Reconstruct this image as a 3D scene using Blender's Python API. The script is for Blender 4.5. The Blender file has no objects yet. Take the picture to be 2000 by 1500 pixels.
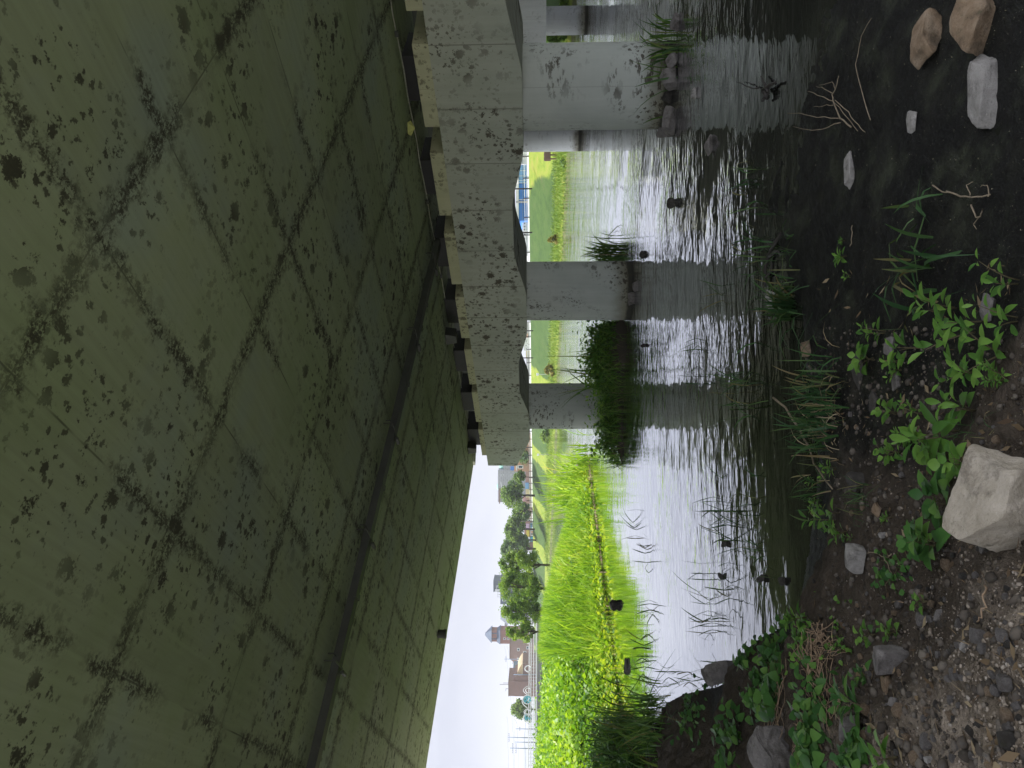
import bpy, bmesh, math, random
import numpy as np
from mathutils import Vector, Matrix
# ------------------------------------------------------------------ frame
# world X runs along the bridge (across the river), world Y along the river, Z = 0 is the water
rnd = random.Random(11); rng = np.random.default_rng(11)
F = 1370.0; PITCH = math.atan(48 / F)
Rt = np.array([.817, -.577, 0.]); Rt /= np.linalg.norm(Rt)
Fh = np.array([-Rt[1], Rt[0], 0.]); UPZ = np.array([0, 0, 1.])
Fv = Fh * math.cos(PITCH) + UPZ * math.sin(PITCH)
Uv = -Fh * math.sin(PITCH) + UPZ * math.cos(PITCH)
EYE = np.array([0, 0, 2.5])
sc = bpy.context.scene
COL = sc.collection

def ray(x, y): return Fv + Rt * ((750 - y) / F) + Uv * ((1000 - x) / F)
def PZ(x, y, z=0.): d = ray(x, y); return EYE + d * ((z - 2.5) / d[2])
def PD(x, y, dep): d = ray(x, y); return EYE + d * (dep / d.dot(Fh))

# ------------------------------------------------------------------ helpers
def tag(o, label=None, cat=None, group=None, kind=None):
    if label: o['label'] = label
    if cat: o['category'] = cat
    if group: o['group'] = group
    if kind: o['kind'] = kind
    return o

def thing(name, label, cat, loc=(0, 0, 0), rotz=0., group=None):
    o = bpy.data.objects.new(name, None); COL.objects.link(o)
    o.empty_display_size = .2
    o.location = loc; o.rotation_euler = (0, 0, rotz)
    return tag(o, label, cat, group)

def link(name, me, mat, parent=None, smooth=False, loc=None):
    if isinstance(mat, (list, tuple)):
        for m in mat: me.materials.append(m)
    elif mat: me.materials.append(mat)
    if smooth: me.polygons.foreach_set('use_smooth', [True] * len(me.polygons))
    o = bpy.data.objects.new(name, me); COL.objects.link(o)
    if parent: o.parent = parent
    if loc is not None: o.location = loc
    return o

def copy_tree(o, parent=None):
    c = o.copy(); COL.objects.link(c)
    if parent: c.parent = parent
    for ch in [x for x in o.children]: copy_tree(ch, c)
    return c

class MB:
    def __init__(s): s.v = []; s.f = []
    def add(s, vs, fs):
        n = len(s.v); s.v += [tuple(map(float, p)) for p in vs]; s.f += [tuple(i + n for i in f) for f in fs]
    def box(s, x0, x1, y0, y1, z0, z1, bev=0.):
        if bev <= 0:
            s.add([(x0, y0, z0), (x1, y0, z0), (x1, y1, z0), (x0, y1, z0), (x0, y0, z1), (x1, y0, z1), (x1, y1, z1), (x0, y1, z1)],
                  [(0, 3, 2, 1), (4, 5, 6, 7), (0, 1, 5, 4), (1, 2, 6, 5), (2, 3, 7, 6), (3, 0, 4, 7)])
        else:
            bm = bmesh.new(); bmesh.ops.create_cube(bm, size=1)
            for v in bm.verts: v.co = Vector(((x0 + x1) / 2 + v.co.x * (x1 - x0), (y0 + y1) / 2 + v.co.y * (y1 - y0), (z0 + z1) / 2 + v.co.z * (z1 - z0)))
            bmesh.ops.bevel(bm, geom=bm.edges[:], offset=bev, segments=1, affect='EDGES')
            bm.verts.index_update(); s.add([v.co for v in bm.verts], [[v.index for v in f.verts] for f in bm.faces]); bm.free()
    def prism(s, poly, axis, a0, a1):
        # poly = 2D points, extruded along axis ('x','y','z')
        n = len(poly)
        def P(p, a): return {'x': (a, p[0], p[1]), 'y': (p[0], a, p[1]), 'z': (p[0], p[1], a)}[axis]
        vs = [P(p, a0) for p in poly] + [P(p, a1) for p in poly]
        s.add(vs, [tuple(range(n))[::-1], tuple(range(n, 2 * n))] + [(i, (i + 1) % n, n + (i + 1) % n, n + i) for i in range(n)])
    def tube(s, pts, r, n=6, cap=True):
        pts = [Vector(p) for p in pts]; k = len(pts)
        rs = r if isinstance(r, (list, tuple)) else [r] * k
        vs = []; ref = None
        for i, p in enumerate(pts):
            t = (pts[min(i + 1, k - 1)] - pts[max(i - 1, 0)])
            if t.length < 1e-9: t = Vector((0, 0, 1))
            t.normalize()
            if ref is None: ref = t.orthogonal().normalized()
            u = (ref - t * ref.dot(t))
            u = t.orthogonal().normalized() if u.length < 1e-6 else u.normalized()
            ref = u; w = t.cross(u)
            for j in range(n):
                a = 2 * math.pi * j / n
                vs.append(p + (u * math.cos(a) + w * math.sin(a)) * rs[i])
        fs = [(i * n + j, i * n + (j + 1) % n, (i + 1) * n + (j + 1) % n, (i + 1) * n + j) for i in range(k - 1) for j in range(n)]
        if cap: fs += [tuple(range(n))[::-1], tuple(range((k - 1) * n, k * n))]
        s.add(vs, fs)
    def mesh(s, name):
        me = bpy.data.meshes.new(name); me.from_pydata(s.v, [], s.f); me.update(); return me
    def build(s, name, mat, parent=None, smooth=False, loc=None):
        return link(name, s.mesh(name), mat, parent, smooth, loc)

def np_mesh(name, v, f):
    me = bpy.data.meshes.new(name)
    v = np.asarray(v, dtype=np.float32); f = np.asarray(f, dtype=np.int32); k = f.shape[1]
    me.vertices.add(len(v)); me.vertices.foreach_set('co', v.ravel())
    me.loops.add(f.size); me.loops.foreach_set('vertex_index', f.ravel())
    me.polygons.add(len(f)); me.polygons.foreach_set('loop_start', np.arange(0, f.size, k, dtype=np.int32))
    try: me.polygons.foreach_set('loop_total', np.full(len(f), k, dtype=np.int32))
    except Exception: pass
    me.update(calc_edges=True); me.validate(); return me

# value noise, vectorised
def _h(ix, iy, s):
    n = (ix.astype(np.int64) * 374761393 + iy.astype(np.int64) * 668265263 + s * 974711) & 0x7fffffff
    n = ((n ^ (n >> 13)) * 1274126177) & 0x7fffffff
    return ((n ^ (n >> 16)) & 0xffff) / 65535.0
def vnoise(x, y, s=0):
    x = np.asarray(x, float); y = np.asarray(y, float)
    ix = np.floor(x); iy = np.floor(y); fx = x - ix; fy = y - iy
    fx = fx * fx * (3 - 2 * fx); fy = fy * fy * (3 - 2 * fy)
    a = _h(ix, iy, s); b = _h(ix + 1, iy, s); c = _h(ix, iy + 1, s); d = _h(ix + 1, iy + 1, s)
    return (a * (1 - fx) + b * fx) * (1 - fy) + (c * (1 - fx) + d * fx) * fy
def fbm(x, y, s=0, o=4):
    t = 0; amp = .5
    for i in range(o): t = t + amp * (vnoise(x * 2 ** i, y * 2 ** i, s + i * 7) - .5); amp *= .5
    return t
def sstep(x, a, b): t = np.clip((np.asarray(x, float) - a) / (b - a), 0, 1); return t * t * (3 - 2 * t)

# ------------------------------------------------------------------ node helper
class G:
    def __init__(s, name, tree=None):
        if tree is None:
            s.mat = bpy.data.materials.new(name); s.mat.use_nodes = True; s.t = s.mat.node_tree; s.t.nodes.clear()
            s.out = s.t.nodes.new('ShaderNodeOutputMaterial')
        else: s.t = tree
    def set(s, inp, v):
        if isinstance(v, bpy.types.NodeSocket): s.t.links.new(v, inp)
        else:
            if isinstance(v, (tuple, list)) and inp.type == 'RGBA' and len(v) == 3: v = tuple(v) + (1,)
            inp.default_value = v
    def n(s, typ, ins=None, **props):
        nd = s.t.nodes.new('ShaderNode' + typ)
        for k, v in props.items(): setattr(nd, k, v)
        for k, v in (ins or {}).items(): s.set(nd.inputs[k], v)
        return nd
    def m(s, op, a, b=0., c=None, clamp=False):
        nd = s.n('Math', {0: a, 1: b}, operation=op, use_clamp=clamp)
        if c is not None: s.set(nd.inputs[2], c)
        return nd.outputs[0]
    def pos(s): return s.n('NewGeometry').outputs['Position']
    def obj(s): return s.n('TexCoord').outputs['Object']
    def island(s): return s.n('NewGeometry').outputs['Random Per Island']
    def map(s, vec, scale=(1, 1, 1), rot=(0, 0, 0), loc=(0, 0, 0)):
        return s.n('Mapping', {'Vector': vec, 'Scale': scale, 'Rotation': rot, 'Location': loc}).outputs[0]
    def noise(s, vec, scale, detail=4., rough=.55, dist=0., color=False):
        nd = s.n('TexNoise', {'Vector': vec, 'Scale': scale, 'Detail': detail, 'Roughness': rough, 'Distortion': dist})
        return nd.outputs['Color' if color else 'Fac']
    def vor(s, vec, scale, feature='F1', rand=1.):
        return s.n('TexVoronoi', {'Vector': vec, 'Scale': scale, 'Randomness': rand}, feature=feature)
    def mr(s, v, a, b, c=0., d=1., smooth=True):
        return s.n('MapRange', {0: v, 1: a, 2: b, 3: c, 4: d}, interpolation_type='SMOOTHSTEP' if smooth else 'LINEAR').outputs[0]
    def mix(s, fac, a, b, blend='MIX'):
        nd = s.n('Mix', data_type='RGBA', blend_type=blend)
        s.set(nd.inputs[0], fac); s.set(nd.inputs[6], a); s.set(nd.inputs[7], b); return nd.outputs[2]
    def ramp(s, fac, stops):
        nd = s.n('ValToRGB', {0: fac}); cr = nd.color_ramp
        while len(cr.elements) < len(stops): cr.elements.new(.5)
        for e, (p, c) in zip(cr.elements, stops): e.position = p; e.color = tuple(c) + (1,)
        return nd.outputs[0]
    def bump(s, h, strength=.3, dist=.02, normal=None):
        nd = s.n('Bump', {'Height': h, 'Strength': strength, 'Distance': dist})
        if normal is not None: s.set(nd.inputs['Normal'], normal)
        return nd.outputs[0]
    def vadd(s, a, b): return s.n('VectorMath', {0: a, 1: b}, operation='ADD').outputs[0]
    def vscale(s, a, k): 
        nd = s.n('VectorMath', {0: a}, operation='SCALE'); s.set(nd.inputs['Scale'], k); return nd.outputs[0]
    def sep(s, v): return s.n('SeparateXYZ', {0: v}).outputs
    def comb(s, x, y, z=0.): return s.n('CombineXYZ', {0: x, 1: y, 2: z}).outputs[0]
    def bsdf(s, color, rough=.8, normal=None, spec=.4, **kw):
        ins = {'Base Color': color, 'Roughness': rough, 'Specular IOR Level': spec}; ins.update(kw)
        nd = s.n('BsdfPrincipled', ins)
        if normal is not None: s.set(nd.inputs['Normal'], normal)
        return nd.outputs[0]
    def done(s, surf): s.t.links.new(surf, s.out.inputs['Surface']); return s.mat

def simple(name, color, rough=.7, var=.25, scale=6., spec=.4, bump=.15, bd=.01, **kw):
    g = G(name); p = g.obj(); n = g.noise(p, scale, 6, .6)
    c2 = tuple(c * (1 - var) for c in color); c3 = tuple(min(1, c * (1 + var)) for c in color)
    col = g.ramp(n, [(.3, c2), (.7, c3)])
    return g.done(g.bsdf(col, rough, g.bump(g.noise(p, scale * 5, 4), bump, bd), spec, **kw))

def leafmat(name, stops, transl=.35, rough=.5, scale=None, spec=.3):
    g = G(name); r = g.island()
    f = r
    if scale:
        n = g.mr(g.noise(g.pos(), scale, 2), .3, .7); f = g.m('ADD', g.m('MULTIPLY', r, .55), g.m('MULTIPLY', n, .45))
    col = g.ramp(f, stops)
    b = g.bsdf(col, rough, None, spec)
    t = g.n('BsdfTranslucent', {'Color': g.mix(1., col, (1.15, 1.1, .55), 'MULTIPLY')}).outputs[0]
    ms = g.n('MixShader', {0: transl, 1: b, 2: t}).outputs[0]
    return g.done(ms)

def stain_mask(g, v, dens=1., big=3.1, small=8.5, pw=1.9):
    """irregular mould blots on a wall or ceiling; v in metres"""
    w = g.vadd(v, g.vscale(g.n('VectorMath', {0: g.noise(v, 7., 3, .7, color=True), 1: (.5, .5, .5)}, operation='SUBTRACT').outputs[0], .16))
    fine = g.noise(v, 34., 3, .75)
    out = None
    for i, (sc_, rmax) in enumerate(((big, .40), (big * 1.9, .36), (small, .34))):
        vo = g.vor(g.vadd(w, (i * 3.3, i * 1.7, 0.)), sc_)
        rr = g.sep(vo.outputs['Color'])[0]
        rad = g.m('MULTIPLY', g.m('POWER', rr, pw), rmax * 1.2)
        d = g.m('ADD', vo.outputs['Distance'], g.m('MULTIPLY', g.m('SUBTRACT', fine, .5), .85))
        mk = g.m('MULTIPLY', g.mr(g.m('SUBTRACT', d, rad), .06, -.09), (1., .95, .85)[i])
        out = mk if out is None else g.m('MAXIMUM', out, mk)
    area = g.mr(g.noise(v, .55, 3, .6), .36, .60)
    return g.m('MULTIPLY', out, g.m('MULTIPLY', area, dens), clamp=True), fine
# ------------------------------------------------------------------ materials
def seam(g, x, off, step):
    """distance in metres to the nearest line off + k*step"""
    f = g.m('FRACT', g.m('DIVIDE', g.m('SUBTRACT', x, off), step))
    return g.m('MULTIPLY', g.m('MINIMUM', f, g.m('SUBTRACT', 1., f)), step)

def soffit_mat():
    g = G('soffit_concrete'); p = g.pos(); x, y, z = g.sep(p)
    v = g.comb(x, y, 0.)
    blot, fine = stain_mask(g, v, 1., 4.6, 12., 1.9)
    edge_light = g.mr(g.m('ADD', y, g.m('MULTIPLY', g.m('SUBTRACT', g.noise(v, .35, 4, .6), .5), 14.)), 13., 25.)
    sa = seam(g, x, 1.29, 1.223); sb = seam(g, y, 1.03, 2.41)
    wob = g.m('MULTIPLY', g.m('SUBTRACT', g.noise(v, 6., 4, .75), .5), .50)
    # mould creeping along the formwork joints
    on_a = g.mr(g.noise(v, .9, 2), .40, .56); on_b = g.mr(g.noise(g.map(v, loc=(31, 7, 0)), .8, 2), .34, .50)
    ca = g.m('MULTIPLY', g.mr(g.m('ADD', sa, wob), .135, .0), on_a)
    cb = g.m('MULTIPLY', g.mr(g.m('ADD', sb, wob), .185, .0), on_b)
    creep = g.m('MULTIPLY', g.m('MAXIMUM', ca, cb), g.mr(g.m('ADD', g.m('MULTIPLY', fine, .5), g.m('MULTIPLY', g.noise(v, 13., 3, .7), .5)), .43, .53))
    line = g.m('MAXIMUM', g.m('MULTIPLY', g.mr(sa, .012, .004), g.mr(g.noise(v, 1.4, 2), .38, .6)), g.m('MULTIPLY', g.mr(sb, .012, .004), .8))
    # panel tone, board streaks along y
    cell = g.n('TexWhiteNoise', {'Vector': g.comb(g.m('FLOOR', g.m('DIVIDE', g.m('SUBTRACT', x, 1.29), 1.223)), g.m('FLOOR', g.m('DIVIDE', g.m('SUBTRACT', y, 1.03), 2.41)))}, noise_dimensions='3D').outputs['Value']
    streak = g.noise(g.map(v, (9., .45, 1.)), 1.6, 5, .65)
    big = g.noise(v, .45, 4, .6)
    base = g.ramp(big, [(.3, (.255, .325, .165)), (.5, (.30, .36, .215)), (.72, (.27, .335, .26))])
    tone = g.m('ADD', g.m('MULTIPLY', g.m('SUBTRACT', cell, .5), .24), g.m('MULTIPLY', g.m('SUBTRACT', streak, .5), .45))
    base = g.mix(1., base, g.comb(g.m('ADD', 1., tone), g.m('ADD', 1., tone), g.m('ADD', 1., tone)), 'MULTIPLY')
    base = g.mix(g.m('MULTIPLY', edge_light, .8), base, (.43, .45, .37))   # greyer and lighter towards the open edge, its daylight put into the colour
    mould = g.mix(fine, (.012, .012, .007), (.06, .057, .034))
    msk = g.m('MAXIMUM', g.m('MAXIMUM', blot, creep), g.m('MULTIPLY', line, .75))
    col = g.mix(g.m('MULTIPLY', msk, .93), base, mould)
    nrm = g.bump(g.m('SUBTRACT', g.m('MULTIPLY', g.noise(v, 22., 5, .6), .4), line), .35, .008)
    return g.done(g.bsdf(col, .85, nrm, .25))

def pier_mat(name, cols, dens, joints, band=False, big=4.2, small=10., pw=1.35):
    g = G(name); p = g.obj(); x, y, z = g.sep(p)
    v = g.comb(g.m('ADD', y, g.m('MULTIPLY', x, .8)), z, g.m('MULTIPLY', x, .4))
    blot, fine = stain_mask(g, v, dens, big, small, pw)
    if band:   # columns: mould gathers in drifts half way up
        blot = g.m('MULTIPLY', blot, g.mr(g.noise(g.map(v, (1., .8, 1.)), 1.5, 3, .6), .42, .54))
    base = g.ramp(g.noise(v, .8, 5, .6), [(.3, cols[0]), (.7, cols[1])])
    run = g.noise(g.map(v, (5., .35, 1.)), 1., 5, .65); ru = g.m('ADD', .80, g.m('MULTIPLY', run, .40))
    base = g.mix(1., base, g.comb(ru, ru, ru), 'MULTIPLY')
    msk = blot; h = g.noise(v, 25., 5, .6)
    if joints:
        s = seam(g, y, -.14, 1.31)
        ln = g.mr(s, .014, .004)
        cr = g.m('MULTIPLY', g.mr(g.m('ADD', s, g.m('MULTIPLY', g.m('SUBTRACT', g.noise(v, 9., 4, .75), .5), .22)), .05, -.02), g.mr(g.noise(v, 1.3, 2), .45, .6))
        msk = g.m('MAXIMUM', msk, g.m('MAXIMUM', g.m('MULTIPLY', ln, .6), g.m('MULTIPLY', cr, g.mr(fine, .4, .58))))
        h = g.m('SUBTRACT', h, g.m('MULTIPLY', ln, 2.))
    else:
        ln = g.mr(seam(g, g.m('ARCTAN2', y, x), .62, 3.1416), .008, .003); msk = g.m('MAXIMUM', msk, g.m('MULTIPLY', ln, .35))
        # tide mark at the foot
        foot = g.mr(g.m('ADD', z, g.m('MULTIPLY', g.m('SUBTRACT', g.noise(v, 4., 4), .5), .3)), .62, .08)
        base = g.mix(g.m('MULTIPLY', foot, .8), base, (.15, .135, .07))
        wet = g.mr(g.m('ADD', z, g.m('MULTIPLY', g.m('SUBTRACT', g.noise(v, 8., 3), .5), .06)), .16, .07)
        base = g.mix(g.m('MULTIPLY', wet, .9), base, (.035, .033, .025))
    col = g.mix(g.m('MULTIPLY', msk, .92), base, g.mix(fine, (.03, .027, .018), (.10, .085, .055)))
    return g.done(g.bsdf(col, .85, g.bump(h, .3, .006), .25))

M = {}
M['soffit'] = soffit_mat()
M['cap'] = pier_mat('cap_concrete', ((.35, .38, .30), (.42, .445, .36)), 1.1, True)
M['pedestal'] = pier_mat('pedestal_concrete', ((.40, .41, .25), (.47, .47, .31)), .8, False, small=10.)
M['column'] = pier_mat('column_concrete', ((.42, .455, .40), (.50, .53, .47)), 1.1, False, True, 5.5, 12., 1.1)
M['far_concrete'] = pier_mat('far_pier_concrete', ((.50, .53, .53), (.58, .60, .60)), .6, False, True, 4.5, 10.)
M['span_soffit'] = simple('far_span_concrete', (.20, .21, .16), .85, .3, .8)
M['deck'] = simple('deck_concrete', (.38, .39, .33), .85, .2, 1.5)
M['rubber'] = simple('bearing_rubber', (.012, .012, .013), .6, .3, 8.)
M['steel_dark'] = simple('gutter_steel', (.03, .034, .025), .55, .35, 5., .5)
M['steel_light'] = simple('conduit_steel', (.27, .28, .22), .45, .25, 20., .5)
M['yellow_scrap'] = simple('faded_plastic', (.42, .44, .14), .6, .2, 20.)

def ground_mat():
    g = G('ground_soil'); p = g.pos(); x, y, z = g.sep(p)
    mud = g.n('Attribute', attribute_name='mud').outputs['Fac']; gr = g.n('Attribute', attribute_name='grass').outputs['Fac']
    n1 = g.noise(p, 2.2, 8, .65); n2 = g.noise(p, 17., 6, .7); n3 = g.noise(p, 90., 3, .6)
    soil = g.ramp(g.m('ADD', g.m('MULTIPLY', n1, .6), g.m('MULTIPLY', n2, .4)), [(.30, (.05, .042, .032)), (.43, (.24, .195, .135)), (.56, (.42, .35, .26)), (.74, (.52, .45, .345))])
    soil = g.mix(g.m('MULTIPLY', g.mr(n3, .55, .75), .5), soil, (.30, .27, .22))
    dry = g.mr(g.m('ADD', z, g.m('MULTIPLY', g.m('SUBTRACT', n1, .5), .7)), .72, 1.12)
    soil = g.mix(g.m('MULTIPLY', g.m('SUBTRACT', 1., dry), .90), soil, g.mix(n2, (.020, .015, .010), (.088, .068, .046)))
    soil = g.mix(g.mr(y, 22., 26.), soil, g.mix(n2, (.20, .15, .08), (.40, .33, .21)))
    # black wet mud with pale specks of debris and a film of green
    vo = g.vor(g.map(p, (1, 1, 1)), 62.); rr = g.sep(vo.outputs['Color'])[0]
    speck = g.m('MULTIPLY', g.mr(vo.outputs['Distance'], g.m('MULTIPLY', g.m('POWER', rr, 3.), .38), 0.), g.mr(g.noise(p, 3.1, 4, .7), .38, .60))
    mcol = g.ramp(g.m('ADD', g.m('MULTIPLY', n1, .65), g.m('MULTIPLY', n2, .35)), [(.34, (.003, .003, .002)), (.5, (.006, .006, .004)), (.66, (.018, .018, .011)), (.8, (.050, .052, .033))])
    mcol = g.mix(g.m('MULTIPLY', g.mr(g.noise(g.map(p, (1.3, .9, 1.)), 2.2, 8, .75), .48, .70), .6), mcol, (.050, .058, .032))
    mcol = g.mix(g.m('MULTIPLY', speck, .75), mcol, g.mix(g.sep(vo.outputs['Color'])[1], (.07, .08, .035), (.24, .225, .16)))
    # levee turf: yellow green grass, with cast shadows painted on as dark bands
    tur = g.noise(g.map(p, (1., .5, 1.)), 1.3, 6, .7)
    band = g.sep(p)[1]
    ph = g.m('FRACT', g.m('DIVIDE', g.m('ADD', g.m('ADD', band, g.m('MULTIPLY', g.noise(p, .12, 2), 9.)), g.m('MULTIPLY', z, -2.6)), 19.))
    arc = g.m('ABSOLUTE', g.m('SUBTRACT', ph, .5))
    dark = g.m('MULTIPLY', g.mr(g.m('ADD', arc, g.m('MULTIPLY', g.m('SUBTRACT', tur, .5), .06)), .37, .33), g.mr(g.m('ADD', z, g.m('MULTIPLY', tur, .25)), .85, 1.02))
    lit = g.ramp(tur, [(.3, (.10, .16, .02)), (.5, (.165, .215, .03)), (.7, (.22, .215, .05))])
    turf_shade = g.ramp(tur, [(.3, (.03, .062, .016)), (.55, (.05, .092, .022)), (.75, (.07, .085, .036))])
    turf = g.mix(dark, lit, turf_shade)
    edge = g.mr(g.m('ADD', z, g.m('MULTIPLY', g.m('SUBTRACT', n1, .5), .4)), .22, .12)
    turf = g.mix(edge, turf, (.10, .11, .045))
    bounce = g.n('Attribute', attribute_name='bounce_ground').outputs['Fac']
    soil = g.mix(bounce, soil, g.mix(n2, (.42, .40, .355), (.50, .475, .42)))   # pale ground out of view, added to bounce sunlight under the bridge
    col = g.mix(gr, g.mix(mud, soil, mcol), turf)
    rough = g.m('SUBTRACT', .95, g.m('MULTIPLY', mud, g.mr(n2, .3, .7, .42, .22)))
    h = g.m('ADD', g.m('MULTIPLY', n2, 1.), g.m('MULTIPLY', n3, .45))
    nrm = g.bump(h, g.m('SUBTRACT', 1., g.m('MULTIPLY', mud, .35)), .05)
    return g.done(g.bsdf(col, rough, nrm, .22))
M['ground'] = ground_mat()

def water_mat():
    g = G('river_water'); p = g.pos(); x, y, z = g.sep(p)
    r = g.m('SUBTRACT', g.m('MULTIPLY', x, .817), g.m('MULTIPLY', y, .577))   # across the view
    d = g.m('ADD', g.m('MULTIPLY', x, .577), g.m('MULTIPLY', y, .817))
    def dirs(k, e): return g.comb(g.m('MULTIPLY', g.m('ADD', r, g.m('MULTIPLY', d, k)), e), g.m('SUBTRACT', d, g.m('MULTIPLY', r, k)), 0.)
    h1 = g.noise(dirs(.10, .38), 5.2, 3, .5, .5)
    h2 = g.noise(dirs(-.22, .5), 11., 2, .5)
    h3 = g.noise(dirs(.25, .45), 2.1, 2, .5)
    amp = g.mr(g.m('ADD', r, g.m('MULTIPLY', g.m('SUBTRACT', g.noise(p, .35, 3), .5), 5.)), -5.2, -.4, .10, 1.)
    near = g.mr(d, 6.3, 8.6, .28, 1.)
    amp = g.m('MULTIPLY', amp, g.mr(g.noise(g.map(p, (1., .7, 1.)), .33, 4, .6), .36, .62, .30, 1.12))
    amp = g.m('MULTIPLY', g.m('MULTIPLY', amp, near), g.mr(d, 18., 50., 1., 1.5))
    h = g.m('ADD', g.m('ADD', g.m('MULTIPLY', h1, .62), g.m('MULTIPLY', h2, .17)), g.m('MULTIPLY', h3, .8))
    nrm = g.bump(g.m('MULTIPLY', h, amp), 1., .030)
    murk = g.ramp(g.noise(p, .8, 4), [(.3, (.010, .011, .008)), (.7, (.022, .023, .016))])
    lw = g.n('LayerWeight', {'Blend': .5, 'Normal': nrm}).outputs['Facing']
    refl = g.mr(lw, .57, .93, .03, .95)
    gl = g.n('BsdfGlossy', {'Color': (.97, .98, 1., 1), 'Roughness': .03, 'Normal': nrm}).outputs[0]
    df = g.n('BsdfDiffuse', {'Color': murk}).outputs[0]
    return g.done(g.n('MixShader', {0: refl, 1: df, 2: gl}).outputs[0])
M['water'] = water_mat()

def rock_mat(name, c0, c1, c2, sc_=6., rough=.85, spot=.5):
    g = G(name); p = g.obj()
    n = g.noise(p, sc_, 7, .65, .4); n2 = g.noise(p, sc_ * 9, 4, .7)
    col = g.ramp(n, [(.28, c0), (.5, c1), (.72, c2)])
    col = g.mix(g.m('MULTIPLY', g.mr(n2, .56, .72), spot), col, tuple(c * .35 for c in c0))
    col = g.mix(g.m('MULTIPLY', g.mr(n2, .42, .28), spot * .6), col, tuple(min(.62, c * 1.35) for c in c2))
    col = g.mix(g.m('MULTIPLY', g.mr(g.noise(g.pos(), 5.5, 5, .7), .50, .68), .62), col, (.05, .042, .03))
    col = g.mix(g.m('MULTIPLY', g.mr(g.noise(g.pos(), 11., 4, .7), .60, .72), .35), col, (.07, .085, .03))
    return g.done(g.bsdf(col, rough, g.bump(g.m('ADD', g.noise(p, sc_ * 3, 8, .75), g.m('MULTIPLY', n2, .35)), .9, .03), .3))
M['granite'] = rock_mat('granite_rock', (.35, .30, .22), (.48, .425, .325), (.57, .51, .41), 7., .85, .4)
M['greyrock'] = rock_mat('grey_rock', (.12, .112, .10), (.20, .185, .165), (.28, .26, .235), 8.)
M['brownrock'] = rock_mat('brown_rock', (.15, .10, .055), (.27, .195, .12), (.36, .29, .20), 7.)
M['darkrock'] = rock_mat('dark_rock', (.035, .033, .028), (.065, .06, .05), (.11, .10, .085), 8.)
M['palerock'] = rock_mat('pale_rock', (.24, .23, .20), (.33, .315, .28), (.42, .40, .36), 9., .85, .3)

M['weed'] = leafmat('weed_leaf', [(0., (.06, .15, .03)), (.5, (.11, .24, .04)), (1., (.18, .33, .06))], .3, .45)
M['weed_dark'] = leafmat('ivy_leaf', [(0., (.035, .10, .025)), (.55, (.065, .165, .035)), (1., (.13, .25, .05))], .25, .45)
M['stem'] = simple('weed_stem', (.10, .085, .04), .7, .3, 30.)
M['grassblade'] = leafmat('grass_blade', [(0., (.03, .08, .028)), (.6, (.055, .125, .04)), (.86, (.09, .15, .05)), (1., (.26, .20, .10))], .3, .5)
M['levee_toe'] = leafmat('levee_toe_grass', [(0., (.10, .19, .03)), (.5, (.18, .28, .045)), (.9, (.27, .34, .08)), (1., (.33, .32, .13))], .3, .6, .4)
M['islet_leaf'] = leafmat('islet_leaf', [(0., (.08, .20, .05)), (.55, (.19, .38, .07)), (1., (.36, .54, .12))], .35, .45)
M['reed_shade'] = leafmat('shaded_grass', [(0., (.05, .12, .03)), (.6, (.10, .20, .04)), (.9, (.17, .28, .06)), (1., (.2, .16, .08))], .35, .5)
M['deadgrass'] = leafmat('dead_grass', [(0., (.22, .16, .085)), (.5, (.34, .27, .15)), (1., (.45, .38, .24))], .2, .7)
M['bar_grass'] = leafmat('bar_grass', [(0., (.07, .17, .025)), (.3, (.17, .34, .035)), (.72, (.34, .52, .05)), (.93, (.50, .60, .13)), (1., (.45, .38, .18))], .5, .5, .35)
M['bar_yellow'] = leafmat('bar_yellow_grass', [(0., (.20, .34, .03)), (.5, (.36, .48, .04)), (.9, (.47, .55, .07)), (1., (.46, .42, .14))], .5, .5, .5)
M['bar_leaf'] = leafmat('bar_leaf', [(0., (.05, .15, .02)), (.35, (.14, .30, .025)), (.75, (.29, .47, .035)), (1., (.46, .56, .09))], .45, .45, .4)
M['tree_far'] = leafmat('far_tree_leaf', [(0., (.07, .14, .05)), (.5, (.15, .25, .075)), (1., (.27, .37, .11))], .45, .6, .5)
M['tree_blue'] = leafmat('bluish_tree_leaf', [(0., (.075, .15, .075)), (.5, (.14, .23, .10)), (1., (.22, .31, .13))], .45, .6, .4)
M['shrub'] = leafmat('willow_leaf', [(0., (.08, .17, .03)), (.5, (.17, .29, .05)), (1., (.32, .42, .09))], .45, .5, .6)
M['shrub_yellow'] = leafmat('yellow_shrub_leaf', [(0., (.10, .13, .03)), (.5, (.2, .2, .05)), (1., (.32, .26, .09))], .4, .5)
M['bark'] = simple('bark', (.075, .06, .045), .9, .4, 12., .2, .5, .02)
M['twig'] = simple('bleached_twig', (.22, .18, .12), .8, .3, 25., .2, .3, .004)
M['root'] = simple('pale_root', (.30, .215, .135), .8, .35, 25., .2, .3, .004)
M['wetwood'] = simple('wet_wood', (.03, .026, .02), .5, .4, 18., .4, .4, .006)
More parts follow.
